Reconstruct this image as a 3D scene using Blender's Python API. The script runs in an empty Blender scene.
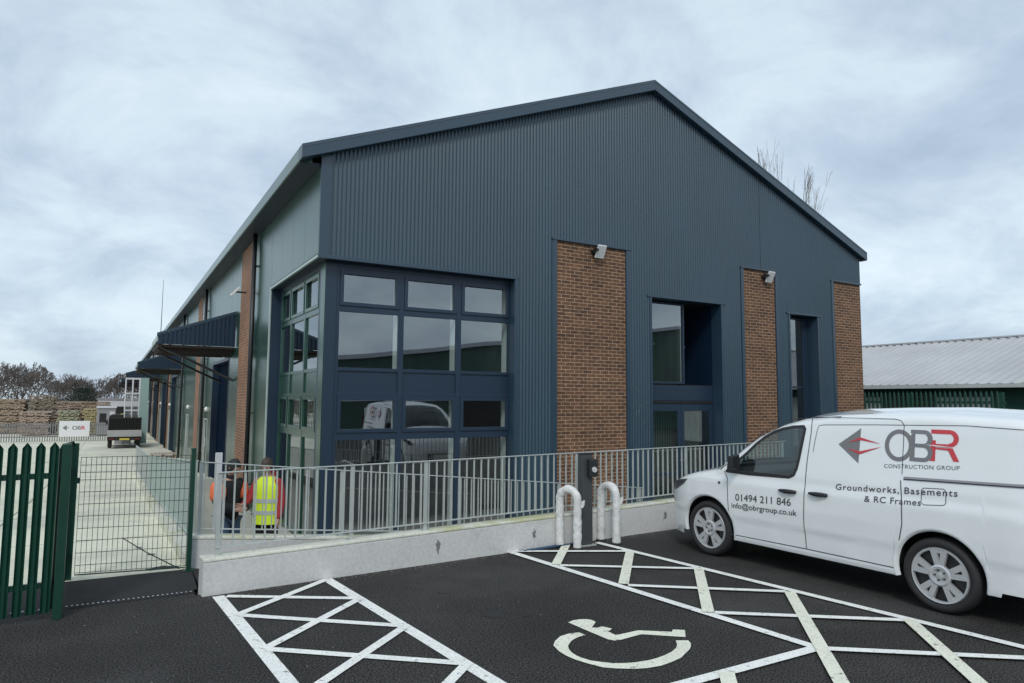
import bpy, bmesh, math, random
from mathutils import Vector, Matrix
R=math.radians; PI=math.pi
S=bpy.context.scene
COL=S.collection

# ---------------------------------------------------------------- camera
def setup_camera():
    f,yaw,pitch,roll=680.674,R(30.2302),R(4.9441),R(0.4275)
    fw=Vector((math.sin(yaw)*math.cos(pitch),math.cos(yaw)*math.cos(pitch),math.sin(pitch)))
    r=Vector((math.cos(yaw),-math.sin(yaw),0)); u=r.cross(fw)
    r2=math.cos(roll)*r+math.sin(roll)*u; u2=-math.sin(roll)*r+math.cos(roll)*u
    cd=bpy.data.cameras.new('camera'); c=bpy.data.objects.new('camera',cd); COL.objects.link(c)
    cd.sensor_width=36; cd.lens=f/1024*36; cd.clip_start=.05; cd.clip_end=3000
    m=Matrix((r2,u2,-fw)).transposed().to_4x4(); m.translation=Vector((0,0,1.95))
    c.matrix_world=m; S.camera=c
setup_camera()

# ---------------------------------------------------------------- world, sun, exposure
SUN_EL,SUN_AZ=R(42),R(215)      # azimuth clockwise from +y
def setup_world():
    w=bpy.data.worlds.new('World'); S.world=w; w.use_nodes=True
    nt=w.node_tree; N=nt.nodes; L=nt.links; N.clear()
    out=N.new('ShaderNodeOutputWorld'); mix=N.new('ShaderNodeMixShader')
    sky=N.new('ShaderNodeTexSky'); sky.sky_type='NISHITA'; sky.sun_disc=False
    sky.sun_elevation=SUN_EL; sky.sun_rotation=SUN_AZ
    b1=N.new('ShaderNodeBackground'); b1.inputs[1].default_value=0.10
    L.new(sky.outputs[0],b1.inputs[0])
    # cloud layer laid out on a dome: direction / (z+k)
    tc=N.new('ShaderNodeTexCoord'); sep=N.new('ShaderNodeSeparateXYZ'); L.new(tc.outputs['Generated'],sep.inputs[0])
    mx=N.new('ShaderNodeMath'); mx.operation='MAXIMUM'; mx.inputs[1].default_value=0.0; L.new(sep.outputs[2],mx.inputs[0])
    ad=N.new('ShaderNodeMath'); ad.operation='ADD'; ad.inputs[1].default_value=0.42; L.new(mx.outputs[0],ad.inputs[0])
    dx=N.new('ShaderNodeMath'); dx.operation='DIVIDE'; L.new(sep.outputs[0],dx.inputs[0]); L.new(ad.outputs[0],dx.inputs[1])
    dy=N.new('ShaderNodeMath'); dy.operation='DIVIDE'; L.new(sep.outputs[1],dy.inputs[0]); L.new(ad.outputs[0],dy.inputs[1])
    cb=N.new('ShaderNodeCombineXYZ'); L.new(dx.outputs[0],cb.inputs[0]); L.new(dy.outputs[0],cb.inputs[1])
    n1=N.new('ShaderNodeTexNoise'); n1.inputs['Scale'].default_value=2.5; n1.inputs['Detail'].default_value=9; n1.inputs['Roughness'].default_value=.60; n1.inputs['Distortion'].default_value=.35
    n2=N.new('ShaderNodeTexNoise'); n2.inputs['Scale'].default_value=.75; n2.inputs['Detail'].default_value=3
    L.new(cb.outputs[0],n1.inputs[0]); L.new(cb.outputs[0],n2.inputs[0])
    m1=N.new('ShaderNodeMath'); m1.operation='MULTIPLY'; m1.inputs[1].default_value=.6; L.new(n1.outputs[0],m1.inputs[0])
    m2=N.new('ShaderNodeMath'); m2.operation='MULTIPLY_ADD'; m2.inputs[1].default_value=.4; L.new(n2.outputs[0],m2.inputs[0]); L.new(m1.outputs[0],m2.inputs[2])
    cr=N.new('ShaderNodeValToRGB'); e=cr.color_ramp.elements
    e[0].position=.36; e[0].color=(.34,.43,.545,1); e[1].position=.66; e[1].color=(.74,.825,.89,1)
    a=e.new(.455); a.color=(.45,.545,.65,1); a=e.new(.53); a.color=(.565,.67,.75,1)
    L.new(m2.outputs[0],cr.inputs[0])
    b2=N.new('ShaderNodeBackground'); b2.inputs[1].default_value=1.2; L.new(cr.outputs[0],b2.inputs[0])
    mix.inputs[0].default_value=.88
    L.new(b1.outputs[0],mix.inputs[1]); L.new(b2.outputs[0],mix.inputs[2]); L.new(mix.outputs[0],out.inputs[0])
    sd=bpy.data.lights.new('sun','SUN'); sd.energy=1.3; sd.angle=R(14); sd.color=(1,.965,.91)
    s=bpy.data.objects.new('sun',sd); COL.objects.link(s)
    dirv=Vector((math.sin(SUN_AZ)*math.cos(SUN_EL),math.cos(SUN_AZ)*math.cos(SUN_EL),math.sin(SUN_EL)))
    s.rotation_euler=dirv.to_track_quat('Z','Y').to_euler(); s.location=dirv*50
setup_world()
S.view_settings.view_transform='Standard'; S.view_settings.look='None'
S.view_settings.exposure=0.10; S.view_settings.gamma=1
S.render.engine='CYCLES'

# ---------------------------------------------------------------- materials
M={}
def mat(name,col,rough=.6,metal=0.,spec=.5,var=0.,vscale=4.,bump=0.,bscale=40.,coat=0.,fine=0.,stretch=None,stain=None):
    m=bpy.data.materials.new(name); m.use_nodes=True; nt=m.node_tree; N=nt.nodes; L=nt.links
    b=N['Principled BSDF']; b.inputs['Base Color'].default_value=(*col,1); b.inputs['Roughness'].default_value=rough
    b.inputs['Metallic'].default_value=metal; b.inputs['Specular IOR Level'].default_value=spec; b.inputs['Coat Weight'].default_value=coat
    b.inputs['Coat Roughness'].default_value=.08
    tc=N.new('ShaderNodeTexCoord'); mp=N.new('ShaderNodeMapping'); L.new(tc.outputs['Object'],mp.inputs[0])
    if stretch: mp.inputs['Scale'].default_value=stretch
    src=None
    if var>0 or fine>0 or stain:
        n=N.new('ShaderNodeTexNoise'); n.inputs['Scale'].default_value=vscale; n.inputs['Detail'].default_value=6; n.inputs['Roughness'].default_value=.6
        L.new(mp.outputs[0],n.inputs[0])
        mr=N.new('ShaderNodeMapRange'); mr.inputs[1].default_value=.3; mr.inputs[2].default_value=.7; mr.inputs[3].default_value=1-var; mr.inputs[4].default_value=1+var
        L.new(n.outputs[0],mr.inputs[0]); val=mr.outputs[0]
        if fine>0:
            n2=N.new('ShaderNodeTexNoise'); n2.inputs['Scale'].default_value=bscale; n2.inputs['Detail'].default_value=3; L.new(mp.outputs[0],n2.inputs[0])
            mr2=N.new('ShaderNodeMapRange'); mr2.inputs[1].default_value=.4; mr2.inputs[2].default_value=.6; mr2.inputs[3].default_value=1-fine; mr2.inputs[4].default_value=1+fine
            L.new(n2.outputs[0],mr2.inputs[0]); mm=N.new('ShaderNodeMath'); mm.operation='MULTIPLY'; L.new(val,mm.inputs[0]); L.new(mr2.outputs[0],mm.inputs[1]); val=mm.outputs[0]
        vm=N.new('ShaderNodeVectorMath'); vm.operation='SCALE'; vm.inputs[0].default_value=col; L.new(val,vm.inputs['Scale']); src=vm.outputs[0]
        if stain:   # (colour, scale, lo, hi)
            n3=N.new('ShaderNodeTexNoise'); n3.inputs['Scale'].default_value=stain[1]; n3.inputs['Detail'].default_value=7; n3.inputs['Roughness'].default_value=.7; L.new(mp.outputs[0],n3.inputs[0])
            mr3=N.new('ShaderNodeMapRange'); mr3.inputs[1].default_value=stain[2]; mr3.inputs[2].default_value=stain[3]; L.new(n3.outputs[0],mr3.inputs[0])
            mc=N.new('ShaderNodeMix'); mc.data_type='RGBA'; L.new(mr3.outputs[0],mc.inputs['Factor']); L.new(src,mc.inputs[6]); mc.inputs[7].default_value=(*stain[0],1); src=mc.outputs[2]
        L.new(src,b.inputs['Base Color'])
    if bump>0:
        nb=N.new('ShaderNodeTexNoise'); nb.inputs['Scale'].default_value=bscale; nb.inputs['Detail'].default_value=4; L.new(mp.outputs[0],nb.inputs[0])
        bp=N.new('ShaderNodeBump'); bp.inputs['Strength'].default_value=bump; bp.inputs['Distance'].default_value=.01; L.new(nb.outputs[0],bp.inputs['Height']); L.new(bp.outputs[0],b.inputs['Normal'])
    M[name]=m; return m
def glass(name,tint=(.55,.62,.62),ior=1.75,rough=0.0,wob=.012,wscale=1.3):
    m=bpy.data.materials.new(name); m.use_nodes=True; nt=m.node_tree; N=nt.nodes; L=nt.links; N.clear()
    o=N.new('ShaderNodeOutputMaterial'); mx=N.new('ShaderNodeMixShader'); t=N.new('ShaderNodeBsdfTransparent'); g=N.new('ShaderNodeBsdfGlossy')
    t.inputs[0].default_value=(*tint,1); g.inputs['Roughness'].default_value=rough; g.inputs[0].default_value=(.9,.95,.97,1)
    f0=((ior-1)/(ior+1))**2
    ge=N.new('ShaderNodeNewGeometry'); dt=N.new('ShaderNodeVectorMath'); dt.operation='DOT_PRODUCT'; L.new(ge.outputs['Normal'],dt.inputs[0]); L.new(ge.outputs['Incoming'],dt.inputs[1])
    ab=N.new('ShaderNodeMath'); ab.operation='ABSOLUTE'; L.new(dt.outputs['Value'],ab.inputs[0])
    sb=N.new('ShaderNodeMath'); sb.operation='SUBTRACT'; sb.inputs[0].default_value=1; L.new(ab.outputs[0],sb.inputs[1])
    pw=N.new('ShaderNodeMath'); pw.operation='POWER'; pw.inputs[1].default_value=5; L.new(sb.outputs[0],pw.inputs[0])
    fr=N.new('ShaderNodeMath'); fr.operation='MULTIPLY_ADD'; fr.inputs[1].default_value=1-f0; fr.inputs[2].default_value=f0; L.new(pw.outputs[0],fr.inputs[0])
    tc=N.new('ShaderNodeTexCoord'); n=N.new('ShaderNodeTexNoise'); n.inputs['Scale'].default_value=wscale; n.inputs['Detail'].default_value=0; L.new(tc.outputs['Object'],n.inputs[0])
    bp=N.new('ShaderNodeBump'); bp.inputs['Strength'].default_value=1; bp.inputs['Distance'].default_value=wob; L.new(n.outputs[0],bp.inputs['Height']); L.new(bp.outputs[0],g.inputs['Normal'])
    L.new(fr.outputs[0],mx.inputs[0]); L.new(t.outputs[0],mx.inputs[1]); L.new(g.outputs[0],mx.inputs[2]); L.new(mx.outputs[0],o.inputs[0])
    M[name]=m
def brick(name,cols,mortar,axis):
    m=bpy.data.materials.new(name); m.use_nodes=True; nt=m.node_tree; N=nt.nodes; L=nt.links; b=N['Principled BSDF']
    tc=N.new('ShaderNodeTexCoord'); sp=N.new('ShaderNodeSeparateXYZ'); cb=N.new('ShaderNodeCombineXYZ'); L.new(tc.outputs['Object'],sp.inputs[0])
    L.new(sp.outputs[axis],cb.inputs[0]); L.new(sp.outputs[2],cb.inputs[1])
    bt=N.new('ShaderNodeTexBrick'); bt.inputs['Scale'].default_value=1; bt.inputs['Brick Width'].default_value=.225; bt.inputs['Row Height'].default_value=.075
    bt.inputs['Mortar Size'].default_value=.0065; bt.inputs['Mortar Smooth'].default_value=.15; bt.inputs['Bias'].default_value=-.1
    bt.inputs['Color1'].default_value=(*cols[0],1); bt.inputs['Color2'].default_value=(*cols[1],1); bt.inputs['Mortar'].default_value=(*mortar,1)
    L.new(cb.outputs[0],bt.inputs[0])
    n=N.new('ShaderNodeTexNoise'); n.inputs['Scale'].default_value=14; n.inputs['Detail'].default_value=5; L.new(tc.outputs['Object'],n.inputs[0])
    mr=N.new('ShaderNodeMapRange'); mr.inputs[1].default_value=.3; mr.inputs[2].default_value=.7; mr.inputs[3].default_value=.75; mr.inputs[4].default_value=1.25; L.new(n.outputs[0],mr.inputs[0])
    n2=N.new('ShaderNodeTexNoise'); n2.inputs['Scale'].default_value=1.1; n2.inputs['Detail'].default_value=3; L.new(tc.outputs['Object'],n2.inputs[0])
    mr2=N.new('ShaderNodeMapRange'); mr2.inputs[1].default_value=.35; mr2.inputs[2].default_value=.65; mr2.inputs[3].default_value=.88; mr2.inputs[4].default_value=1.12; L.new(n2.outputs[0],mr2.inputs[0])
    mm=N.new('ShaderNodeMath'); mm.operation='MULTIPLY'; L.new(mr.outputs[0],mm.inputs[0]); L.new(mr2.outputs[0],mm.inputs[1])
    vm=N.new('ShaderNodeVectorMath'); vm.operation='SCALE'; L.new(bt.outputs[0],vm.inputs[0]); L.new(mm.outputs[0],vm.inputs['Scale']); L.new(vm.outputs[0],b.inputs['Base Color'])
    b.inputs['Roughness'].default_value=.85
    inv=N.new('ShaderNodeMath'); inv.operation='SUBTRACT'; inv.inputs[0].default_value=1; L.new(bt.outputs[1],inv.inputs[1])
    bp=N.new('ShaderNodeBump'); bp.inputs['Distance'].default_value=.006; bp.inputs['Strength'].default_value=.7; L.new(inv.outputs[0],bp.inputs['Height']); L.new(bp.outputs[0],b.inputs['Normal'])
    M[name]=m
mat('cladding',(.027,.061,.088),.36,spec=.75,var=.10,vscale=.7,stretch=(1,1,.35))
mat('door_matt',(.004,.014,.036),.85,spec=.03)
mat('side_cladding',(.018,.060,.044),.23,spec=1.0,var=.08,vscale=.8,bump=.05,bscale=2)  # blue panels; the green cast on their left-facing side is put into this colour
mat('frame_blue',(.018,.036,.064),.36,spec=.5,var=.05,vscale=2)
mat('canopy_navy',(.012,.032,.062),.4)
mat('trim_blue',(.022,.050,.080),.34,spec=.8,var=.05,vscale=1)
mat('roof_metal',(.10,.13,.16),.5,spec=.5,var=.06,vscale=1)
mat('soffit_blue',(.02,.035,.055),.5)
mat('dark_gap',(.012,.013,.015),.8)
mat('white_inner',(.85,.88,.84),.6)
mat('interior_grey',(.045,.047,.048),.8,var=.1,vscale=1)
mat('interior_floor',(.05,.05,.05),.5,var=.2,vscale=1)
for _m in ('side_cladding',): M[_m].node_tree.nodes['Principled BSDF'].inputs['Specular Tint'].default_value=(.80,1,.88,1)  # same green cast, tinted into the sheen of the left-facing panels
brick('brick_front',((.165,.080,.042),(.080,.042,.027)),(.42,.29,.19),0)
brick('brick_side',((.29,.13,.07),(.18,.085,.05)),(.38,.29,.21),1)
glass('glazing',(.84,.90,.88),3.3,wob=.0022,wscale=.9)
glass('side_glazing',(.88,.93,.91),2.9,wob=.002,wscale=.9)
mat('asphalt',(.036,.034,.032),.85,spec=.3,var=.26,vscale=.7,bump=.9,bscale=70,fine=.95,stain=((.068,.066,.064),.35,.50,.8))
mat('asphalt_new',(.026,.025,.025),.8,spec=.35,var=.12,vscale=2,bump=.5,bscale=110,fine=.25)
mat('concrete_yard',(.70,.68,.54),.8,var=.10,vscale=.55,fine=.07,bscale=22,bump=.15,stain=((.42,.42,.38),.45,.50,.72))
mat('concrete_apron',(.40,.39,.33),.85,var=.12,vscale=.8,fine=.06,bscale=25)
mat('ground_earth',(.14,.14,.09),.95,var=.25,vscale=.1)
mat('grit_pale',(.17,.165,.155),.9)
mat('oil_dark',(.018,.018,.018),.45)
mat('line_paint',(.84,.84,.80),.6,var=.07,vscale=3,fine=.10,bscale=60,stain=((.20,.20,.19),14,.585,.66))
mat('line_paint_cream',(.77,.77,.64),.6,var=.08,vscale=3,fine=.10,bscale=60,stain=((.20,.20,.18),14,.585,.66))
mat('render_wall',(.60,.60,.585),.85,var=.05,vscale=1.2,bump=.2,bscale=30,fine=.05,stain=((.34,.34,.31),1.1,.58,.80))
mat('stain_grey',(.20,.20,.20),.9,var=.3,vscale=30)
mat('wall_coping',(.62,.62,.54),.85,var=.1,vscale=2,fine=.08,bscale=30,stain=((.46,.47,.28),1.2,.5,.62))
mat('galvanised_dull',(.20,.20,.21),.6,metal=.2,var=.1,vscale=3)
mat('galvanised',(.52,.55,.53),.45,metal=.35,var=.10,vscale=5)
mat('galvanised_green_cast',(.47,.55,.52),.42,metal=.45,var=.08,vscale=5)  # plain galvanised steel with the green cast of left-facing surfaces mixed into its colour
mat('green_steel',(.008,.050,.032),.35,spec=.5,var=.15,vscale=3)
mat('wire_green',(.02,.05,.04),.5)
mat('van_white',(.84,.86,.86),.22,spec=.6,coat=1.0,var=.025,vscale=1.5)
mat('black_plastic',(.018,.018,.02),.45)
mat('seam_dark',(.035,.038,.04),.7)
mat('tyre',(.022,.022,.023),.75,var=.15,vscale=20)
mat('arch_dark',(.008,.008,.008),.9)
mat('wheel_silver',(.66,.67,.68),.35,metal=.55)
mat('wheel_dark',(.03,.03,.03),.5)
mat('logo_grey',(.20,.20,.205),.5)
mat('logo_red',(.62,.055,.07),.45)
mat('letter_dark',(.075,.075,.085),.5)
mat('rail_chrome',(.35,.33,.34),.3,metal=.6)
glass('van_glass',(.70,.80,.77),1.8,wob=0.0)
mat('seat_dark',(.03,.03,.035),.8)
mat('head_lamp',(.05,.05,.06),.1,coat=1)
mat('charge_post',(.055,.06,.062),.45,var=.1,vscale=5)
mat('plastic_wrap',(.70,.70,.68),.38,var=.14,vscale=16,bump=1.0,bscale=26,stain=((.50,.50,.49),14,.56,.72))
mat('blue_hose',(.03,.07,.14),.6)
mat('hair_black',(.012,.011,.011),.6)
mat('hair_brown',(.05,.034,.024),.6)
mat('skin',(.45,.27,.20),.55,spec=.4)
mat('black_coat',(.014,.014,.018),.85)
mat('orange_vis',(.85,.17,.06),.7)
mat('yellow_vis',(.62,.80,.03),.6)
mat('reflective_band',(.42,.46,.45),.4)
mat('red_coat',(.34,.025,.03),.8)
mat('jeans',(.075,.12,.20),.9)
mat('black_trousers',(.012,.012,.013),.9)
mat('lamp_grey',(.55,.56,.57),.4)
mat('lamp_lens',(.72,.73,.73),.25)
mat('lamp_white',(.8,.8,.76),.4)
mat('door_dark',(.006,.018,.042),.7,spec=.1)
mat('door_green',(.010,.040,.030),.5)
mat('pipe_black',(.012,.013,.016),.4)
mat('warehouse_roof',(.46,.46,.46),.55,metal=.1,var=.10,vscale=.5)
mat('warehouse_wall',(.55,.58,.55),.7,var=.1,vscale=1)
mat('warehouse_green',(.012,.060,.042),.5,var=.1,vscale=1)
mat('reflect_green',(.055,.11,.085),.5,var=.1,vscale=.4)
mat('reflect_roof',(.28,.25,.22),.6)
mat('dark_brown',(.045,.035,.03),.7)
mat('truck_black',(.014,.014,.015),.5)
mat('truck_grey',(.36,.36,.36),.5,var=.1,vscale=2)
mat('plate_yellow',(.60,.50,.08),.5)
mat('lamp_red',(.10,.012,.012),.3)
mat('bright_yellow',(.75,.72,.05),.5)
mat('cabin_grey',(.28,.28,.30),.6,var=.08,vscale=1)
mat('cabin_white',(.62,.62,.66),.6)
mat('cabin_teal',(.28,.40,.38),.5)
mat('sign_white',(.78,.78,.80),.5)
mat('bark_grey',(.20,.175,.16),.9,var=.2,vscale=3)
mat('bark_far',(.13,.11,.10),.9)
mat('twig_brown',(.125,.108,.102),.95)
mat('evergreen',(.020,.032,.022),.9)
for i,c in enumerate([(.34,.26,.19),(.27,.22,.17),(.38,.29,.23),(.42,.36,.20),(.33,.33,.23)]): mat('timber_%d'%i,c,.8,var=.15,vscale=2,stretch=(1,1,5))

# ---------------------------------------------------------------- helpers
def tag(o,label=None,cat=None,group=None,kind=None):
    if label: o['label']=label
    if cat: o['category']=cat
    if group: o['group']=group
    if kind: o['kind']=kind
    return o
def thing(name,label,cat,loc=(0,0,0),rz=0.,group=None):
    o=bpy.data.objects.new(name,None); COL.objects.link(o); o.location=loc; o.rotation_euler=(0,0,rz); o.empty_display_size=.2
    return tag(o,label,cat,group)
def inv_of(p):
    # world -> local of a parent chain made of location + z rotation only
    ch=[]; 
    while p is not None: ch.append(p); p=p.parent
    m=Matrix.Identity(4)
    for q in reversed(ch): m=m@(Matrix.Translation(q.location)@Matrix.Rotation(q.rotation_euler.z,4,'Z'))
    return m.inverted()
class MB:
    def __init__(s): s.v=[]; s.f=[]
    def add(s,vs,fs):
        k=len(s.v); s.v+= [tuple(v) for v in vs]; s.f+=[tuple(i+k for i in f) for f in fs]; return s
    def box(s,x0,x1,y0,y1,z0,z1):
        if x0>x1:x0,x1=x1,x0
        if y0>y1:y0,y1=y1,y0
        if z0>z1:z0,z1=z1,z0
        return s.add([(x0,y0,z0),(x1,y0,z0),(x1,y1,z0),(x0,y1,z0),(x0,y0,z1),(x1,y0,z1),(x1,y1,z1),(x0,y1,z1)],
          [(0,3,2,1),(4,5,6,7),(0,1,5,4),(1,2,6,5),(2,3,7,6),(3,0,4,7)])
    def hexa(s,p): # 8 points as in box order
        return s.add(p,[(0,3,2,1),(4,5,6,7),(0,1,5,4),(1,2,6,5),(2,3,7,6),(3,0,4,7)])
    def beam(s,a,b,w,h,up=(0,0,1)):
        a=Vector(a);b=Vector(b);d=(b-a).normalized();u=Vector(up)
        if abs(d.dot(u))>.98:u=Vector((0,1,0))
        r=d.cross(u).normalized();u=r.cross(d)
        c=[(-1,-1),(1,-1),(1,1),(-1,1)]
        vs=[a+r*x*w/2+u*y*h/2 for x,y in c]+[b+r*x*w/2+u*y*h/2 for x,y in c]
        return s.add(vs,[(3,2,1,0),(4,5,6,7),(0,1,5,4),(1,2,6,5),(2,3,7,6),(3,0,4,7)])
    def tube(s,pts,r,n=8,cap=True):
        pts=[Vector(p) for p in pts]; rs=r if isinstance(r,(list,tuple)) else [r]*len(pts)
        k=len(s.v); ref=None
        for i,p in enumerate(pts):
            d=(pts[min(i+1,len(pts)-1)]-pts[max(i-1,0)]).normalized()
            if ref is None:
                ref=Vector((0,0,1)) if abs(d.z)<.9 else Vector((1,0,0))
            a=d.cross(ref).normalized(); b=a.cross(d).normalized(); ref=b
            for j in range(n):
                t=2*PI*j/n; s.v.append(tuple(p+a*math.cos(t)*rs[i]+b*math.sin(t)*rs[i]))
        for i in range(len(pts)-1):
            for j in range(n): s.f.append((k+i*n+j,k+i*n+(j+1)%n,k+(i+1)*n+(j+1)%n,k+(i+1)*n+j))
        if cap:
            s.f.append(tuple(k+j for j in range(n))[::-1]); s.f.append(tuple(k+(len(pts)-1)*n+j for j in range(n)))
        return s
    def prism(s,poly,a,b,axis): # poly 2D in the other two axes order, extruded along axis from a to b
        n=len(poly)
        def P(p,c):
            return {0:(c,p[0],p[1]),1:(p[0],c,p[1]),2:(p[0],p[1],c)}[axis]
        vs=[P(p,a) for p in poly]+[P(p,b) for p in poly]
        fs=[tuple(range(n))[::-1],tuple(range(n,2*n))]+[(i,(i+1)%n,n+(i+1)%n,n+i) for i in range(n)]
        return s.add(vs,fs)
    def lathe(s,prof,c,axis=1,n=32): # prof (r,h) around axis through c
        k=len(s.v);c=Vector(c)
        for r,h in prof:
            for j in range(n):
                t=2*PI*j/n; x,y=r*math.cos(t),r*math.sin(t)
                v={0:(h,x,y),1:(x,h,y),2:(x,y,h)}[axis]; s.v.append(tuple(c+Vector(v)))
        for i in range(len(prof)-1):
            for j in range(n): s.f.append((k+i*n+j,k+i*n+(j+1)%n,k+(i+1)*n+(j+1)%n,k+(i+1)*n+j))
        return s
    def build(s,name,m,parent=None,bevel=0.,smooth=False,local=False,recalc=True,label=None):
        me=bpy.data.meshes.new(name)
        vs=s.v
        if parent is not None and not local:
            im=inv_of(parent); vs=[tuple(im@Vector(v)) for v in vs]
        me.from_pydata(vs,[],s.f); me.update()
        if recalc:
            bm=bmesh.new(); bm.from_mesh(me); bmesh.ops.recalc_face_normals(bm,faces=bm.faces); bm.to_mesh(me); bm.free()
        for mm in (m if isinstance(m,(list,tuple)) else [m]): me.materials.append(M[mm] if isinstance(mm,str) else mm)
        if smooth:
            for p in me.polygons: p.use_smooth=True
        o=bpy.data.objects.new(name,me); COL.objects.link(o)
        if parent is not None: o.parent=parent
        if bevel>0:
            bv=o.modifiers.new('bevel','BEVEL'); bv.width=bevel; bv.segments=2; bv.limit_method='ANGLE'; bv.angle_limit=R(40)
        if label: o['label']=label
        return o
def struct(name,mb,m,**k):
    o=mb.build(name,m,**k); o['kind']='structure'; return o
def copy_tree(o,parent=None):
    c=o.copy(); COL.objects.link(c)
    if parent is not None: c.parent=parent
    for ch in [q for q in bpy.data.objects if q.parent==o]: copy_tree(ch,c)
    return c
def quad_strip(mb,pts,w,z):  # painted line of width w along 2D points
    a=Vector((*pts[0],0)); b=Vector((*pts[1],0)); d=(b-a).normalized(); n=Vector((-d.y,d.x,0))*w/2
    mb.add([(a+n).to_tuple()[:2]+(z,),(b+n).to_tuple()[:2]+(z,),(b-n).to_tuple()[:2]+(z,),(a-n).to_tuple()[:2]+(z,)],[(0,1,2,3)])

# ================================================================ GROUND
WS=.070                                    # skew of the car park edge against the gable
def wy(x): return 7.48+WS*(x-.85)           # near face of the front wall
def yard_z(y):
    P=[(8.75,0),(20,-.56),(26,-.74),(48,-1.15),(60,-1.31),(400,-1.4)]
    if y<=P[0][0]: return 0
    for (a,za),(b,zb) in zip(P,P[1:]):
        if y<=b: return za+(zb-za)*(y-a)/(b-a)
    return -1.4
def build_ground():
    g=MB().add([(-900,-900,-1.45),(900,-900,-1.45),(900,1200,-1.45),(-900,1200,-1.45)],[(0,1,2,3)]); struct('ground',g,'ground_earth')
    c=MB(); xs=[.87,40]
    c.add([(-45,-60,0),(.8,-60,0),(.8,7.9,0),(-45,7.9,0)],[(0,1,2,3)])
    c.add([(.8,-60,0),(45,-60,0),(45,wy(45)+.1,0),(.8,wy(.8)+.1,0)],[(0,1,2,3)])
    struct('car_park',c,'asphalt',recalc=False)
    e=MB().add([(-12,7.8,.001),(.84,7.8,.001),(.87,8.76,.001),(-12,8.86,.001)],[(0,1,2,3)]); struct('entrance_apron',e,'asphalt_new',recalc=False)
    # drain channel across the entrance
    d=MB().add([(-12,7.715,.004),(.80,7.65,.004),(.80,7.76,.004),(-12,7.825,.004)],[(0,1,2,3)]); dr=struct('drain_channel',d,'dark_gap',recalc=False)
    d=MB(); x=-6.
    while x<.78:
        y=7.745-.0055*(x+6.5); d.add([(x,y,.008),(x+.016,y,.008),(x+.016,y+.03,.008),(x,y+.03,.008)],[(0,1,2,3)]); x+=.042
    struct('drain_grate',d,'galvanised',recalc=False)
    # yard sheet (falls away from the gate)
    ys=[8.75,10,12,14,16,18,20,22,24,26,30,36,42,48,54,60,80,120,160]
    y_=MB(); k=[]
    for y in ys: y_.v+=[(-60,y,yard_z(y)),(.87,y,yard_z(y))]
    for i in range(len(ys)-1): y_.f.append((2*i,2*i+1,2*i+3,2*i+2))
    k=len(y_.v); y2=[24.5,26,30,36,42,48,54,60,80,120,160]
    for y in y2: y_.v+=[(.87,y,yard_z(y)),(3.0,y,yard_z(y))]
    for i in range(len(y2)-1): y_.f.append((k+2*i,k+2*i+1,k+2*i+3,k+2*i+2))
    struct('concrete_yard',y_,'concrete_yard',recalc=False)
    # slab joints in the yard
    j=MB()
    def jl(a,b,w=.018):
        a=(*a,yard_z(a[1])+.004);b=(*b,yard_z(b[1])+.004)
        d=(Vector(b)-Vector(a)).normalized();n=Vector((-d.y,d.x,0))*w/2
        j.add([Vector(a)+n,Vector(b)+n,Vector(b)-n,Vector(a)-n],[(0,1,2,3)])
    for y in (12,16,20,26,30,36,42,48): 
        jl((-30,y),(.8,y),.012)
    for x in (-1.6,-6,-11):
        for a,b in zip(ys,ys[1:]): jl((x,a),(x,b),.015)
    for a,b in zip([(.75,8.83),(.48,10.3)],[(.48,10.3),(.22,12.0)]): jl(a,b,.02)
    struct('yard_joint',j,'dark_gap',recalc=False)
    # stain patches near the gate
    st=MB(); rnd=random.Random(4)
    for cx,cy,rr in ((.58,9.02,.12),(.47,8.97,.07),(.67,8.98,.08),(.52,10.1,.055),(.40,10.8,.045)):
        n=14; z=yard_z(cy)+.006; pts=[(cx+math.cos(2*PI*i/n)*rr*rnd.uniform(.7,1.3),cy+math.sin(2*PI*i/n)*rr*rnd.uniform(.6,1.1),z) for i in range(n)]; st.add([(p[0],p[1],yard_z(p[1])+.006) for p in pts],[tuple(range(n))])
    struct('mud_patch',st,'dark_gap',recalc=False)
    # kerb along the railing on the yard side
    kb=MB(); 
    for a,b in zip([8.97,12,16,20,25],[12,16,20,25,31]):
        za,zb=yard_z(a),yard_z(b); kb.hexa([(.80,a,-.9),(.98,a,-.9),(.98,b,-.9),(.80,b,-.9),(.80,a,za+.15),(.98,a,za+.15),(.98,b,zb+.13),(.80,b,zb+.13)])
    struct('kerb',kb,'wall_coping')
    # lower apron and ramp
    a=MB().add([(.9,8.9,-.70),(60,8.9,-.70),(60,24.5,-.70),(.9,24.5,-.70)],[(0,1,2,3)])
    struct('lower_path',a,'concrete_apron',recalc=False)
    r=MB().add([(.87,wy(.87)+.1,0),(.87,8.76,0),(7.85,8.76,-.695),(7.85,wy(7.85)+.1,-.695)],[(0,1,2,3)])
    r.add([(7.85,wy(7.85)+.1,-.695),(7.85,8.95,-.695),(20,8.95,-.695),(20,wy(20)+.1,-.695)],[(0,1,2,3)])
    struct('ramp',r,'asphalt_new',recalc=False)
    r=MB().add([(19,9,-.1),(60,9,-.1),(60,60,-.1),(19,60,-.1)],[(0,1,2,3)]); struct('side_ground',r,'asphalt',recalc=False)
build_ground()

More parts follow.
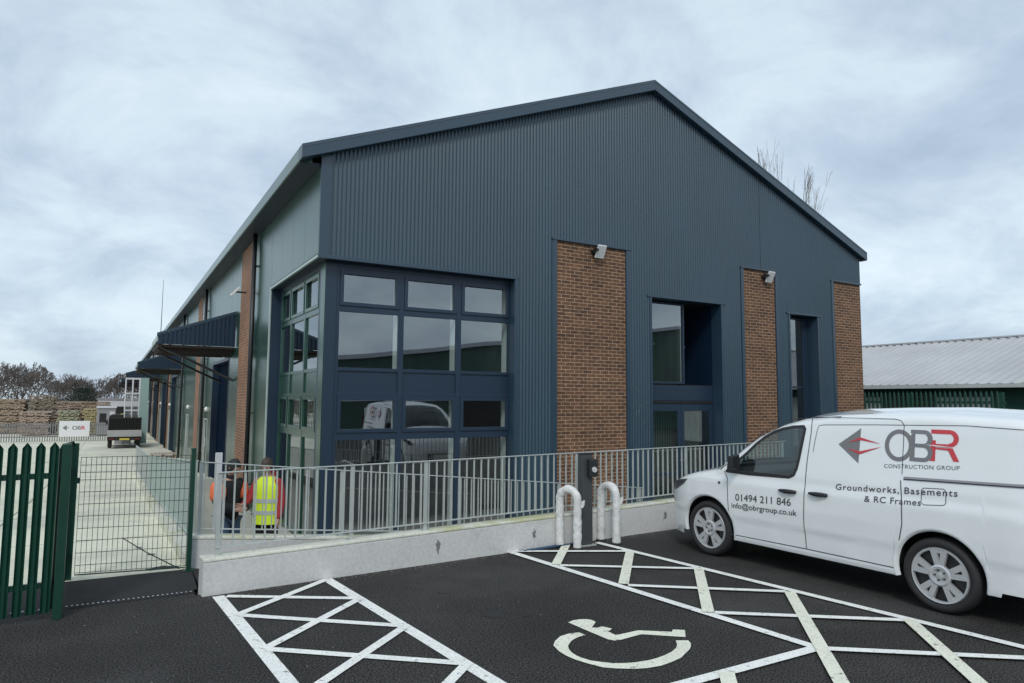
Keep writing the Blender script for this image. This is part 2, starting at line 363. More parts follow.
def build_markings():
    z=.005
    def hatch(name,lines,m,zz):
        mb=MB()
        for i,(a,b,w) in enumerate(lines): quad_strip(mb,(a,b),w,zz+i*.0004)
        struct(name,mb,m,recalc=False)
    # hatched strip left of the bay
    def Lx(y): return .99+(7.42-y)*.0625
    def Rx(y): return 2.10+(7.52-y)*.0885
    hatch('hatch_marking',[((Lx(7.42),7.42),(Lx(2.4),2.4),.11),((Rx(7.56),7.56),(Rx(2.4),2.4),.11)],'line_paint',z)
    ln=[]
    for a,b in (((1.06,7.37),(2.17,6.68)),((1.08,6.68),(2.25,5.70)),((1.12,5.70),(2.36,4.67)),((1.20,4.70),(2.46,3.64)),
                ((1.05,6.69),(2.06,7.50)),((1.11,5.70),(2.18,6.66)),((1.18,4.72),(2.25,5.66)),((1.26,3.66),(2.37,4.68))):
        ln.append((a,b,.085))
    hatch('hatch_marking',ln,'line_paint',z+.004)
    hatch('hatch_marking',[((4.50,7.76),(4.93,3.57),.10),((5.84,7.66),(6.50,1.9),.10),((4.98,3.60),(Rx(3.62),3.62),.10),((6.9,2.35),(1.2,2.42),.10)],'line_paint',z+.0085)
    ln=[]
    for a,b in (((4.50,7.76),(5.88,7.02)),((4.65,6.82),(5.97,5.93)),((4.79,5.75),(6.07,4.78)),((4.88,4.64),(6.24,3.64)),((4.97,3.54),(6.36,2.50))): ln.append((a,b,.085))
    hatch('hatch_marking',ln,'line_paint',z+.012)
    ln=[]
    for a,b in (((5.37,7.72),(4.62,6.86)),((5.87,7.0),(4.77,5.80)),((5.97,5.9),(4.83,4.66)),((6.08,4.75),(4.40,3.02)),((6.26,3.64),(5.2,2.5)),((3.9,3.6),(2.9,2.5))): ln.append((a,b,.11))
    hatch('hatch_marking',ln,'line_paint_cream',z+.016)
    # wheelchair symbol, outlines measured on the ground
    s=MB()
    outer=[(3.30,4.83),(3.13,4.68),(3.10,4.56),(3.095,4.45),(3.11,4.35),(3.15,4.235),(3.20,4.13),(3.25,4.085),(3.31,4.04),(3.39,3.99),(3.48,3.96),(3.60,3.945),(3.71,3.96),(3.84,3.99),(3.95,4.05),(4.02,4.085),(4.08,4.13),(4.13,4.18),(4.16,4.24)]
    inner=[(3.49,4.83),(3.31,4.70),(3.23,4.62),(3.19,4.55),(3.17,4.48),(3.165,4.42),(3.17,4.37),(3.20,4.28),(3.26,4.21),(3.31,4.16),(3.38,4.12),(3.46,4.09),(3.59,4.07),(3.68,4.075),(3.77,4.09),(3.87,4.12),(3.95,4.16),(4.01,4.21),(4.07,4.29)]
    outer=[(3.49,4.83),(3.40,4.85),(3.30,4.83),(3.20,4.76)]+outer[1:]
    inner=[(3.50,4.75),(3.43,4.745),(3.36,4.72),(3.31,4.69),(3.27,4.655)]+inner[2:]
    n=len(outer); s.add([(x,y,z) for x,y in outer]+[(x,y,z) for x,y in inner],[(i,i+1,n+i+1,n+i) for i in range(n-1)])
    body=[(3.56,5.09),(3.61,4.58),(3.63,4.53)]
    def poly(p,dz=0): s.add([(x,y,z+dz) for x,y in p],[tuple(range(len(p)))])
    poly([(3.56,5.09),(3.66,4.88),(3.70,4.85),(3.72,4.75),(3.72,4.63),(3.63,4.53),(3.60,4.58),(3.58,4.80)])
    poly([(3.56,5.09),(3.63,5.115),(3.70,5.11),(3.755,5.085),(3.785,5.04),(3.78,4.98),(3.71,4.92),(3.66,4.88)])
    poly([(3.70,4.85),(3.76,4.86),(3.795,4.77),(3.74,4.74),(3.72,4.75)])
    poly([(3.63,4.53),(3.72,4.63),(3.76,4.625),(3.96,4.63),(3.93,4.535),(3.91,4.54),(3.69,4.52)])
    poly([(3.96,4.63),(4.19,4.46),(4.16,4.34),(3.93,4.535)])
    poly([(4.19,4.46),(4.24,4.50),(4.32,4.44),(4.20,4.31),(4.16,4.34)])
    struct('wheelchair_marking',s,'line_paint_cream',recalc=False)
build_markings()
def grit():
    rnd=random.Random(31); m=MB()
    for i in range(1050):
        if i<900:
            x=rnd.uniform(.9,8.5); y=wy(x)-.004-abs(rnd.gauss(0,.07))
        else: x=rnd.uniform(-.2,7.5); y=rnd.uniform(2.5,7.4)
        s_=rnd.uniform(.003,.009); a=rnd.uniform(0,PI); c,q=math.cos(a)*s_,math.sin(a)*s_
        z=.001 if i<900 else .0
        m.add([(x-c,y-q,z),(x+q,y-c,z),(x+c,y+q,z),(x-q,y+c,z),(x,y,z+s_*.9)],[(0,1,4),(1,2,4),(2,3,4),(3,0,4)])
    o=m.build('grit','grit_pale',recalc=False); tag(o,'loose pale grit scattered on the asphalt and along the wall','grit',kind='stuff')
    # faint darker reinstatement patches and oil drips in empty bay
    for k,(cx,cy,r) in enumerate(((3.1,5.6,.10),(3.35,5.45,.05),(3.0,6.5,.06))):
        n=20; MB().add([(cx+math.cos(2*PI*i/n)*r*rnd.uniform(.75,1.2),cy+math.sin(2*PI*i/n)*r*rnd.uniform(.75,1.2),.0025) for i in range(n)],[tuple(range(n))]).build('oil_spot','oil_dark',recalc=False)['kind']='structure'
grit()

# ================================================================ MAIN BUILDING
X0,Y0=2.92,11.64; W=15.40; X1=X0+W; XC=10.48; ZF=-.70; YB=112.
SL=.3935
def zroof(x): return 9.385-SL*abs(x-XC)
unit=thing('industrial_unit','long dark blue clad industrial unit with brick piers and a glazed corner bay','building',(X0,Y0,ZF))
def corr(xa,xb,lo,hi,y,openings,pitch=.0762,depth=.009,cuts=8,base=0.):
    """corrugated vertical sheet in the plane y, as strips between the openings"""
    mb=MB(); n=int((xb-xa)/(pitch/cuts)); st=(xb-xa)/n
    for i in range(n):
        a=xa+i*st;b=a+st;m=(a+b)/2
        iv=[(lo,None)]
        cut=sorted([(o[2],o[3]) for o in openings if o[0]<m<o[1]])
        segs=[];cur=lo
        for c0,c1 in cut:
            if c0>cur: segs.append((cur,c0,c0))
            cur=max(cur,c1)
        ya=y-depth*math.cos(2*PI*a/pitch); yb=y-depth*math.cos(2*PI*b/pitch)
        for s0,s1,_ in segs: mb.add([(a,ya,s0),(b,yb,s0),(b,yb,s1),(a,ya,s1)],[(0,1,2,3)])
        ta,tb=hi(a),hi(b)
        if cur<min(ta,tb): mb.add([(a,ya,cur),(b,yb,cur),(b,yb,tb),(a,ya,ta)],[(0,1,2,3)])
    return mb
BAYR=X0+3.92; BZ=4.40
OP=dict(bay=(X0-1,BAYR,-2,BZ),b1=(X0+4.93,X0+6.78,-2,5.30),door=(X0+7.52,X0+9.73,-2,4.31),b2=(X0+10.55,X0+11.73,-2,5.30),slot=(X0+12.28,X0+13.40,-2,4.26),b3=(X0+14.15,X1+1,-2,5.30))
def build_gable():
    w=corr(X0+.18,X1-.02,-1.3,lambda x:zroof(x)-.12,Y0,list(OP.values()))
    w.build('gable_cladding','cladding',unit,recalc=False,smooth=True)
    # flat flashings
    t=MB()
    t.box(X0,X0+.19,Y0-.018,Y0+.03,BZ,zroof(X0)-.2)                 # corner flashing
    t.box(X0,BAYR+.10,Y0-.022,Y0+.02,BZ-.03,BZ+.035)                # over the bay
    t.box(BAYR,BAYR+.07,Y0-.02,Y0+.20,-1.3,BZ-.03)
    for k in ('b1','b2','b3'):
        o=OP[k]; xr=min(o[1],X1)
        t.box(o[0]-.10,o[0],Y0-.018,Y0+.05,-1.3,o[3]); t.box(o[0]-.12,xr+(.12 if k!='b3' else .0),Y0-.030,Y0+.05,o[3],o[3]+.045)
        if k!='b3': t.box(xr,xr+.10,Y0-.018,Y0+.05,-1.3,o[3])
    for k in ('door','slot'):
        o=OP[k]
        t.box(o[0]-.06,o[0],Y0-.018,Y0+.32,-1.3,o[3]); t.box(o[1],o[1]+.06,Y0-.018,Y0+.32,-1.3,o[3]); t.box(o[0]-.14,o[1]+.14,Y0-.030,Y0+.32,o[3],o[3]+.05)
    t.build('flashing','trim_blue',unit,bevel=.004)
    t=MB()   # vertical sheet laps and fixings
    for x,z0 in ((X0+5.85,5.36),(X0+9.05,4.4),(X0+11.2,5.36)):
        MB().box(x,x+.020,Y0-.0105,Y0-.004,z0,zroof(x)-.2).build('sheet_lap','cladding',unit)
    for k in ('b1','b2','b3'):
        o=OP[k]; MB().box(o[0],min(o[1],X1),Y0+.022,Y0+.25,-1.3,o[3]-.001).build('brick_pier','brick_front',unit)
    # verge trim following the roof
    v=MB()
    xe0,xe1=X0-.37,X1+.11
    for a,b in ((xe0,XC),(XC,xe1)):
        za,zb=zroof(a),zroof(b)
        v.hexa([(a,Y0-.16,za-.25),(b,Y0-.16,zb-.25),(b,Y0+.06,zb-.25),(a,Y0+.06,za-.25),(a,Y0-.16,za),(b,Y0-.16,zb),(b,Y0+.06,zb),(a,Y0+.06,za)])
    v.build('verge_trim','trim_blue',unit,bevel=.008)
    v=MB()      # crease line along the trim
    for a,b in ((xe0,XC),(XC,xe1)):
        for dz,t_ in ((.045,.012),):
            za,zb=zroof(a)-dz,zroof(b)-dz
            v.hexa([(a,Y0-.168,za-t_),(b,Y0-.168,zb-t_),(b,Y0-.159,zb-t_),(a,Y0-.159,za-t_),(a,Y0-.168,za),(b,Y0-.168,zb),(b,Y0-.159,zb),(a,Y0-.159,za)])
    v.build('verge_fold','roof_metal',unit)
    # roof
    r=MB()
    for a,b in ((xe0+.05,XC),(XC,xe1-.05)):
        za,zb=zroof(a)-.03,zroof(b)-.03
        r.hexa([(a,Y0+.06,za-.12),(b,Y0+.06,zb-.12),(b,YB,zb-.12),(a,YB,za-.12),(a,Y0+.06,za),(b,Y0+.06,zb),(b,YB,zb),(a,YB,za)])
    r.build('roof','roof_metal',unit)
    # gutter + soffit, left and right
    g=MB(); g.prism([(X0-.37,6.03),(X0-.35,6.02),(X0-.14,6.02),(X0-.14,6.20),(X0-.35,6.27),(X0-.37,6.26)],Y0+.063,YB,1); g.build('gutter','side_cladding',unit,bevel=.006)
    g=MB(); g.hexa([(X0-.34,Y0+.065,6.008),(X0+.05,Y0+.065,5.99),(X0+.05,YB,5.99),(X0-.34,YB,6.008),(X0-.34,Y0+.065,6.018),(X0+.05,Y0+.065,6.06),(X0+.05,YB,6.06),(X0-.34,YB,6.018)]); g.build('soffit','soffit_blue',unit)
    g=MB(); g.box(X1+.02,X1+.13,Y0-.155,YB,6.03,6.25); g.build('gutter','trim_blue',unit)
    g=MB(); g.box(X1-.10,X1-.02,Y0+.26,YB,-1.5,6.5); g.build('side_wall','cladding',unit)
    g=MB(); g.box(X0,X1,YB-.1,YB,-1.5,6.0); g.build('rear_wall','cladding',unit)
    # dark backing behind the brick & inside closure
    g=MB(); 
    for a,b in ((BAYR+.02,OP['door'][0]-.07),(OP['door'][1]+.07,OP['slot'][0]-.07),(OP['slot'][1]+.07,X1-.1)): g.box(a,b,Y0+.26,Y0+.30,-1.3,6)
    g.box(X0+.3,X1-.1,Y0+.10,Y0+.16,BZ+.05,6.1)
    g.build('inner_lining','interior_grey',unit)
build_gable()

def framed_grid(parent,plane,pos,cols,rows,fw,fd,inner=True,glassmat='glazing',framemat='frame_blue',vents=(),solid=(),sgn=1):
    """glazed screen. plane 'x': lies in the plane y=pos (columns along x). plane 'y': lies in x=pos (columns along y).
    cols/rows: lists of (a,b) clear panes. Frame parts: window > pane, spandrel"""
    def bx(mb,a,b,d0,d1,z0,z1):
        if plane=='x': mb.box(a,b,pos+d0,pos+d1,z0,z1)
        else: mb.box(pos+d0,pos+d1,a,b,z0,z1)
    ca,cb=cols[0][0]-fw,cols[-1][1]+fw; ra,rb=rows[0][0]-fw,rows[-1][1]+fw
    win=MB()
    edges=[(ca,cols[0][0])]+[(cols[i][1],cols[i+1][0]) for i in range(len(cols)-1)]+[(cols[-1][1],cb)]
    for a,b in edges: bx(win,a,b,0,fd,ra,rb)
    redges=[(ra,rows[0][0])]+[(rows[i][1],rows[i+1][0]) for i in range(len(rows)-1)]+[(rows[-1][1],rb)]
    for a,b in redges:
        for c0,c1 in cols: bx(win,c0,c1,.004,fd-.004,a,b)
    w=win.build('window',framemat,parent,bevel=.004)
    if inner:
        wi=MB()
        for a,b in edges: bx(wi,a+.006,b-.006,fd+.002,fd+.24,ra,rb)
        wi.build('inner_mullion','white_inner',w)
    for ri,(z0,z1) in enumerate(rows):
        for ci,(a,b) in enumerate(cols):
            if ri in solid:
                s=MB(); bx(s,a,b,.03,fd-.01,z0,z1); s.build('spandrel_panel',framemat,w); continue
            if ri in vents:      # opening light: its own sash
                s=MB(); q=.065
                bx(s,a,a+q,-.018,.03,z0,z1);bx(s,b-q,b,-.018,.03,z0,z1);bx(s,a+q,b-q,-.018,.03,z0,z0+q);bx(s,a+q,b-q,-.018,.03,z1-q,z1)
                s.build('sash',framemat,w,bevel=.003)
                e0,e1,h0,h1=a+q-.005,b-q+.005,z0+q-.005,z1-q+.005
            else: e0,e1,h0,h1=a,b,z0,z1
            g=MB()
            if plane=='x': g.add([(e0,pos+.035,h0),(e1,pos+.035,h0),(e1,pos+.035,h1),(e0,pos+.035,h1)],[(0,1,2,3)])
            else: g.add([(pos+.035,e0,h0),(pos+.035,e1,h0),(pos+.035,e1,h1),(pos+.035,e0,h1)],[(0,1,2,3)])
            g.build('pane',glassmat,w,recalc=False)
    return w
def build_bay():
    yp=Y0+.20; xp=X0+.20; k=yp/Y0
    def sx(o): return (o+X0)*k
    def sz(z): return 1.95+(z-1.95)*k
    # corner post
    c=MB(); c.box(xp,sx(.40)-.062,yp,yp+.30,-1.3,BZ+.02); c.box(xp,xp+.30,yp+.30,yp+.46,-1.3,BZ+.02); c.build('corner_post','frame_blue',unit,bevel=.006)
    c=MB(); c.box(xp-.012,xp,yp+.02,yp+.30,-1.3,BZ-.05); c.build('corner_trim','side_cladding',unit)
    cols=[(sx(.40),sx(1.49)),(sx(1.59),sx(2.65)),(sx(2.75),sx(3.80))]
    rows=[(-.60,sz(1.24)),(sz(1.37),sz(2.00)),(sz(2.07),sz(2.44)),(sz(2.50),sz(3.475)),(sz(3.58),sz(4.20))]
    framed_grid(unit,'x',yp+.02,cols,rows,.06,.07,vents=(1,4),solid=(2,))
    # closing jamb and head
    j=MB(); j.box(sx(3.80)+.055,BAYR,yp+.01,yp+.12,-1.3,BZ+.02); j.box(xp,BAYR,yp+.005,yp+.12,rows[-1][1]+.055,BZ+.02); j.build('window_surround','frame_blue',unit)
    s=MB(); s.box(X0+.001,BAYR,Y0+.02,Y0+.30,BZ-.012,BZ+.012); s.box(X0+.02,X0+.35,Y0+.30,15.72,BZ-.012,BZ+.012); s.build('bay_soffit','soffit_blue',unit)
    cy=[(12.36,13.36),(13.46,14.55),(14.65,15.55)]
    framed_grid(unit,'y',xp+.02,cy,rows,.05,.07,vents=(1,4),solid=(2,),inner=False,glassmat='side_glazing',framemat='side_cladding')
    j=MB(); j.box(xp+.01,xp+.12,15.60,15.74,-1.3,BZ); j.box(xp+.005,xp+.12,yp+.3,15.6,rows[-1][1]+.05,BZ+.02); j.box(X0+.02,xp+.2,15.72,15.80,-1.3,BZ); j.build('window_surround','frame_blue',unit)
    # rooms behind the bay
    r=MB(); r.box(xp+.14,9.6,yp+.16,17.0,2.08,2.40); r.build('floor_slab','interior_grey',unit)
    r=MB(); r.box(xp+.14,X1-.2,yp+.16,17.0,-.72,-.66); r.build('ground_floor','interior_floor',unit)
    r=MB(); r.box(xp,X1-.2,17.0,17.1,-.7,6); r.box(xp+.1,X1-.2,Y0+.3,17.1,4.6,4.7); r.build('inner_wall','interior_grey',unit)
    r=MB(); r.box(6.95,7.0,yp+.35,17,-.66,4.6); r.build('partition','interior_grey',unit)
    # bright strip lights are off; a pale worktop and boxes stand inside
build_bay()
def build_entrance():
    o=OP['door']; yp=Y0+.30; k=yp/Y0
    sx=lambda a:(a+X0)*k; sz=lambda z:1.95+(z-1.95)*k
    xl,xr=o[0]+.01,o[1]-.01
    # upper glazing, spandrel, doors
    cols=[(xl+.05,sx(8.50)-.03)]
    framed_grid(unit,'x',yp,cols,[(sz(2.40),o[3]-.07)],.045,.07)
    q=sx(8.50)+.02; r=MB(); r.box(q,xr,yp+1.3,yp+1.35,sz(2.34),o[3]); r.box(q-.02,xr+.04,yp,yp+1.35,o[3],o[3]+.03); r.box(q-.02,xr,yp+.02,yp+1.3,sz(2.34)-.02,sz(2.34)); r.build('recess_lining','dark_gap',unit)
    r=MB(); r.box(xr,xr+.03,yp,yp+1.3,sz(2.34),o[3]); r.build('recess_jamb','door_dark',unit)
    r=MB(); r.beam((xl,yp+.9,3.42),(xr-.02,yp+.9,3.34),.03,.035); r.build('inner_beam','lamp_grey',unit)
    s=MB(); s.box(xl,xr,yp,yp+.07,sz(1.97),sz(2.34)-.02); s.build('spandrel_panel','frame_blue',unit,bevel=.004)
    s=MB(); s.box(xl,xr,yp-.012,yp+.05,sz(1.94)-.035,sz(1.97)-.004); s.build('door_head','dark_gap',unit)
    zt=sz(1.94)-.04; xm=(xl+xr)/2+.05
    for a,b in ((xl,xm-.004),(xm+.004,xr)):
        d=MB(); q=.10
        d.box(a,a+q,yp+.002,yp+.06,-.68,zt); d.box(b-q,b,yp+.002,yp+.06,-.68,zt); d.box(a+q,b-q,yp+.004,yp+.058,zt-.17,zt); d.box(a+q,b-q,yp+.004,yp+.058,-.68,-.45); d.box(a+q,b-q,yp+.004,yp+.058,.25,.33)
        dd=d.build('entrance_door','frame_blue',unit,bevel=.004)
        g=MB(); g.add([(a+q-.01,yp+.03,-.45),(b-q+.01,yp+.03,-.45),(b-q+.01,yp+.03,zt-.16),(a+q-.01,yp+.03,zt-.16)],[(0,1,2,3)]); g.build('pane','glazing',dd,recalc=False)
        h=MB(); hx=b-.05 if a==xl else a+.05; h.tube([(hx,yp-.05,.05),(hx,yp-.05,.65)],.014); h.tube([(hx,yp-.05,.12),(hx,yp+.01,.12)],.008); h.tube([(hx,yp-.05,.58),(hx,yp+.01,.58)],.008); h.build('handle','galvanised',dd)
    # vertical blind inside (green-grey strips seen through the doors)
    b=MB(); x=xl+.15
    while x<xr-.1:
        b.box(x,x+.035,yp+.35,yp+.37,-.6,1.75); x+=.075
    b.build('blind','reflect_green',unit)
    o=OP['slot']; xl,xr=o[0]+.01,o[1]-.01
    framed_grid(unit,'x',yp,[(xl+.06,xr-.20)],[(-.5,sz(2.33)),(sz(2.37),o[3]-.08)],.05,.07,inner=False)
    s=MB(); s.box(xr-.14,xr,yp,yp+.1,-1,o[3]); s.build('window_surround','frame_blue',unit)
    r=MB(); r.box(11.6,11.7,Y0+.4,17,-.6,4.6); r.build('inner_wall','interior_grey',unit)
build_entrance()
def floodlight(x,z,y=Y0,side=False):
    f=MB()
    if not side:
        def P(dx,dy,dz): return (x+dx,y+dy,z+dz)
        # tilted flat head
        f.hexa([P(-.11,-.10,-.16),P(.11,-.10,-.16),P(.11,-.06,-.145),P(-.11,-.06,-.145),P(-.11,-.23,.09),P(.11,-.23,.09),P(.11,-.19,.12),P(-.11,-.19,.12)])
        o=f.build('floodlight','lamp_lens',unit,bevel=.008)
        b=MB(); b.box(x-.05,x+.05,y-.03,y,z-.10,z+.10); b.beam((x-.14,y-.02,z),(x-.14,y-.2,z),.02,.05); b.beam((x-.14,y-.2,z),(x-.10,y-.2,z),.02,.05); b.box(x-.16,x-.05,y-.03,y,z-.03,z+.03); b.build('bracket','black_plastic',o)
    else:
        f.hexa([(x-.42,y-.10,z-.10),(x-.42,y+.10,z-.10),(x-.38,y+.10,z-.14),(x-.38,y-.10,z-.14),(x-.20,y-.10,z+.14),(x-.20,y+.10,z+.14),(x-.16,y+.10,z+.10),(x-.16,y-.10,z+.10)])
        o=f.build('floodlight','lamp_lens',unit,bevel=.008)
        b=MB(); b.beam((x,y,z),(x-.3,y,z),.04,.04); b.build('bracket','black_plastic',o)
floodlight(X0+5.97,5.17); floodlight(X0+11.38,5.15); floodlight(X0,19.1,0) if False else None

def build_side():
    pipes=[17.5,27.6,36.8,47.0,57.4,67.2,77,86.8,96.6,106]
    # flat panels with 1 m joints
    openings=[]   # (y0,y1,ztop)
    piers=[(18.15,19.9),(29.6,31.1),(46.0,47.3),(56.0,57.1),(58.0,59.2),(65.8,66.9),(75,76.2),(85,86.2),(95,96)]
    rollers=[(21.65,25.5,3.17,'door_matt'),(39.8,44.6,3.2,'door_green'),(49.4,53.2,3.1,'door_dark'),(60.4,64.4,3.1,'door_green'),(68.5,72.5,3.1,'door_dark'),(79,83,3.1,'door_dark'),(89,93,3.1,'door_dark')]
    pdoors=[(26.45,27.55),(33.5,34.6),(45.0,45.9),(54.2,55.1),(73.4,74.3)]
    segs=[]; p=MB(); b=MB(); y=15.80
    blocked=[(a,c,-2,9) for a,c in piers]+[(a,c,-2,z) for a,c,z,_ in rollers]+[(a,c,-2,1.22) for a,c in pdoors]
    cutset=sorted(set([v for o in blocked for v in o[:2]]+[15.80,YB]+[15.64+i for i in range(0,97)]))
    cutset=[c for c in cutset if c>=15.80]
    for a,c in zip(cutset,cutset[1:]):
        if c-a<.02: continue
        m=(a+c)/2; z0=-1.4
        for o in blocked:
            if o[0]<m<o[1]: z0=max(z0,o[3])
        if z0<6: p.box(X0,X0+.055,a+.004,c-.004,z0,5.985); b.box(X0+.056,X0+.09,a,c,z0,5.985)
    # panels over the bay
    for a in range(5):
        y0=Y0+.02+a*1.0 if a else Y0+.03; y1=min(Y0+.02+(a+1)*1.0,15.80)
        if y1-y0>.05: p.box(X0,X0+.055,y0+.003,y1-.003,BZ+.05,5.985)
    b.box(X0+.056,X0+.09,Y0+.05,15.80,BZ+.04,5.985)
    p.build('side_cladding','side_cladding',unit,bevel=.003); b.build('joint_backing','dark_gap',unit)
    t=MB(); t.box(X0-.012,X0+.03,Y0+.02,15.80,BZ-.018,BZ+.03); t.box(X0-.012,X0+.018,15.715,15.79,-1.4,BZ-.02); t.build('flashing','galvanised_green_cast',unit,bevel=.003)
    for a,c in piers: MB().box(X0-.012,X0+.08,a,c,-1.4,5.98).build('brick_pier','brick_side',unit)
    for yy in pipes:
        d=MB(); d.tube([(X0-.09,yy,6.1),(X0-.09,yy,-1.1 if yy>24 else -.66)],.055,10)
        pp=d.build('downpipe','pipe_black',unit,smooth=True)
        d=MB(); 
        for z in (5.2,3.4,1.6,-.1): d.box(X0-.10,X0,yy-.07,yy+.07,z-.015,z+.015)
        d.build('pipe_bracket','pipe_black',pp)
    for a,c,z,m in rollers:
        d=MB(); zz=-1.4
        n=int((z+1.3)/.09)
        for i in range(n): d.box(X0+.20,X0+.225,a+.05,c-.05,-1.3+i*.09,-1.3+i*.09+.083)
        r=d.build('loading_door',m,unit)
        f=MB(); f.box(X0-.01,X0+.24,a,a+.06,-1.4,z); f.box(X0-.01,X0+.24,c-.06,c,-1.4,z); f.box(X0-.01,X0+.24,a+.06,c-.06,z-.09,z); f.build('door_frame','frame_blue',r)
    for a,c in pdoors:
        d=MB(); d.box(X0+.06,X0+.10,a+.05,c-.05,-1.3,1.17); r=d.build('side_door','door_green',unit)
        f=MB(); f.box(X0-.015,X0+.11,a,a+.05,-1.4,1.22); f.box(X0-.015,X0+.11,c-.05,c,-1.4,1.22); f.box(X0-.015,X0+.11,a+.05,c-.05,1.17,1.22); f.build('door_frame','galvanised',r)
        f=MB(); f.tube([(X0-.03,a+.18,.25),(X0-.03,a+.18,.55)],.02); f.build('handle','galvanised',r)
        l=MB(); l.lathe([(.001,-.08),(.06,-.07),(.085,-.04),(.09,0)],(X0,a+.35,1.55),axis=0,n=16); l.build('bulkhead_light','lamp_white',unit,smooth=True)
    floodlight(X0,4.75,19.05,True)
    # canopies
    for y0,y1,xo in ((20.6,23.4,.96),(38.2,42.2,.96),(55.8,61,.68),(73.4,79,.56),(91,96,.45)):
        c=MB()
        c.hexa([(xo,y0+.02,3.60),(X0-.01,y0+.02,4.30),(X0-.01,y1,4.30),(xo,y1,3.60),(xo,y0+.02,3.66),(X0-.01,y0+.02,4.36),(X0-.01,y1,4.36),(xo,y1,3.66)])
        cr=c.build('canopy','trim_blue',unit)
        # ribbed end fascia
        e=MB(); n=200
        for i in range(n):
            a=xo+(X0-.02-xo)*i/n; b_=xo+(X0-.02-xo)*(i+1)/n
            f_=lambda x:.035 if (int((x-xo)/.055)%2) else 0
            ztop=lambda x:3.66+(x-xo)/(X0-xo)*.70
            o=f_((a+b_)/2); e.box(a,b_,y0-.01-o,y0+.02,3.40,min(ztop(a),ztop(b_)))
        e.build('ribbed_fascia','canopy_navy',cr)
        e=MB(); e.hexa([(xo-.03,y0-.04,3.61),(X0-.01,y0-.04,4.33),(X0-.01,y0+.06,4.33),(xo-.03,y0+.06,3.61),(xo-.03,y0-.04,3.70),(X0-.01,y0-.04,4.42),(X0-.01,y0+.06,4.42),(xo-.03,y0+.06,3.70)])
        e.build('canopy_trim','trim_blue',cr)
        e=MB(); e.box(xo-.03,xo,y0,y1,3.48,3.62); e.build('canopy_gutter','galvanised_green_cast',cr)
        e=MB(); e.box(xo,X0-.02,y0+.03,y1,3.34,3.39)
        for i in range(5): 
            yy=y0+.4+i*(y1-y0-.8)/4; e.box(xo+.02,X0-.02,yy-.04,yy+.04,3.22,3.34)
        e.build('canopy_underside','dark_brown',cr)
        for yy in (y0+.15,y1-.15):
            e=MB(); e.tube([(xo+.05,yy,3.35),(X0,yy,2.45)],.035,8); e.build('stay',"pipe_black",cr)
build_side()
m_=MB(); m_.tube([(1.93+1.6,50,5.9),(1.93+1.6,50,8.9)],[.03,.015],6); 
# aerial stands at the eave
m_=MB(); m_.tube([(2.62,53,6.2),(2.62,53,10.2)],[.03,.012],6); m_.build('aerial','pipe_black',unit)

# ================================================================ WALLS AND RAILINGS
def retaining(name,label,pts,th,tops,bottoms,group=None):
    """pts two 2D points along the near face; th thickness towards +normal(left of direction)"""
    (xa,ya),(xb,yb)=pts; d=Vector((xb-xa,yb-ya)).normalized(); n=Vector((-d.y,d.x))*th
    root=thing(name,label,'wall',(xa,ya,bottoms[0]))
    b=MB(); q=.035
    za,zb=tops; b0,b1=bottoms
    b.hexa([(xa,ya,b0),(xb,yb,b1),(xb+n.x,yb+n.y,b1),(xa+n.x,ya+n.y,b0),(xa,ya,za-q),(xb,yb,zb-q),(xb+n.x,yb+n.y,zb-q),(xa+n.x,ya+n.y,za-q)])
    b.build('wall_body','render_wall',root,bevel=.012)
    c=MB(); e=.006; n2=Vector((-d.y,d.x))
    p=lambda s,t,z:(s[0]+n2.x*t,s[1]+n2.y*t,z)
    A=(xa-d.x*e,ya-d.y*e);B=(xb,yb)
    c.hexa([p(A,-e,za-q),p(B,-e,zb-q),p(B,th+e,zb-q),p(A,th+e,za-q),p(A,.0,za),p(B,.0,zb),p(B,th,zb),p(A,th,za)])
    c.build('coping','wall_coping',root,bevel=.012)
    return root
retaining('retaining_wall','white rendered low wall along the edge of the car park, its near end rounded and stained yellow',((.85,wy(.85)),(20,wy(20))),.22,(.36,.56),(-.9,-.9))
def wall_stains():
    root=bpy.data.objects['retaining_wall']; rnd=random.Random(9)
    for x,z,w,h in ((3.46,.20,.05,.11),(4.88,.19,.035,.09),(7.35,.22,.05,.10)):
        n=18; pts=[]
        for i in range(n):
            a=2*PI*i/n; r=rnd.uniform(.45,1.15)*(1 if i%3 else .6); xx=x+w*r*math.cos(a); pts.append((xx,wy(xx)-.003,z+h*r*math.sin(a)))
        MB().add([(x,wy(x)-.003,z)]+pts,[(0,i+1,(i+1)%n+1) for i in range(n)]).build('damp_stain','stain_grey',root,recalc=False)
wall_stains()
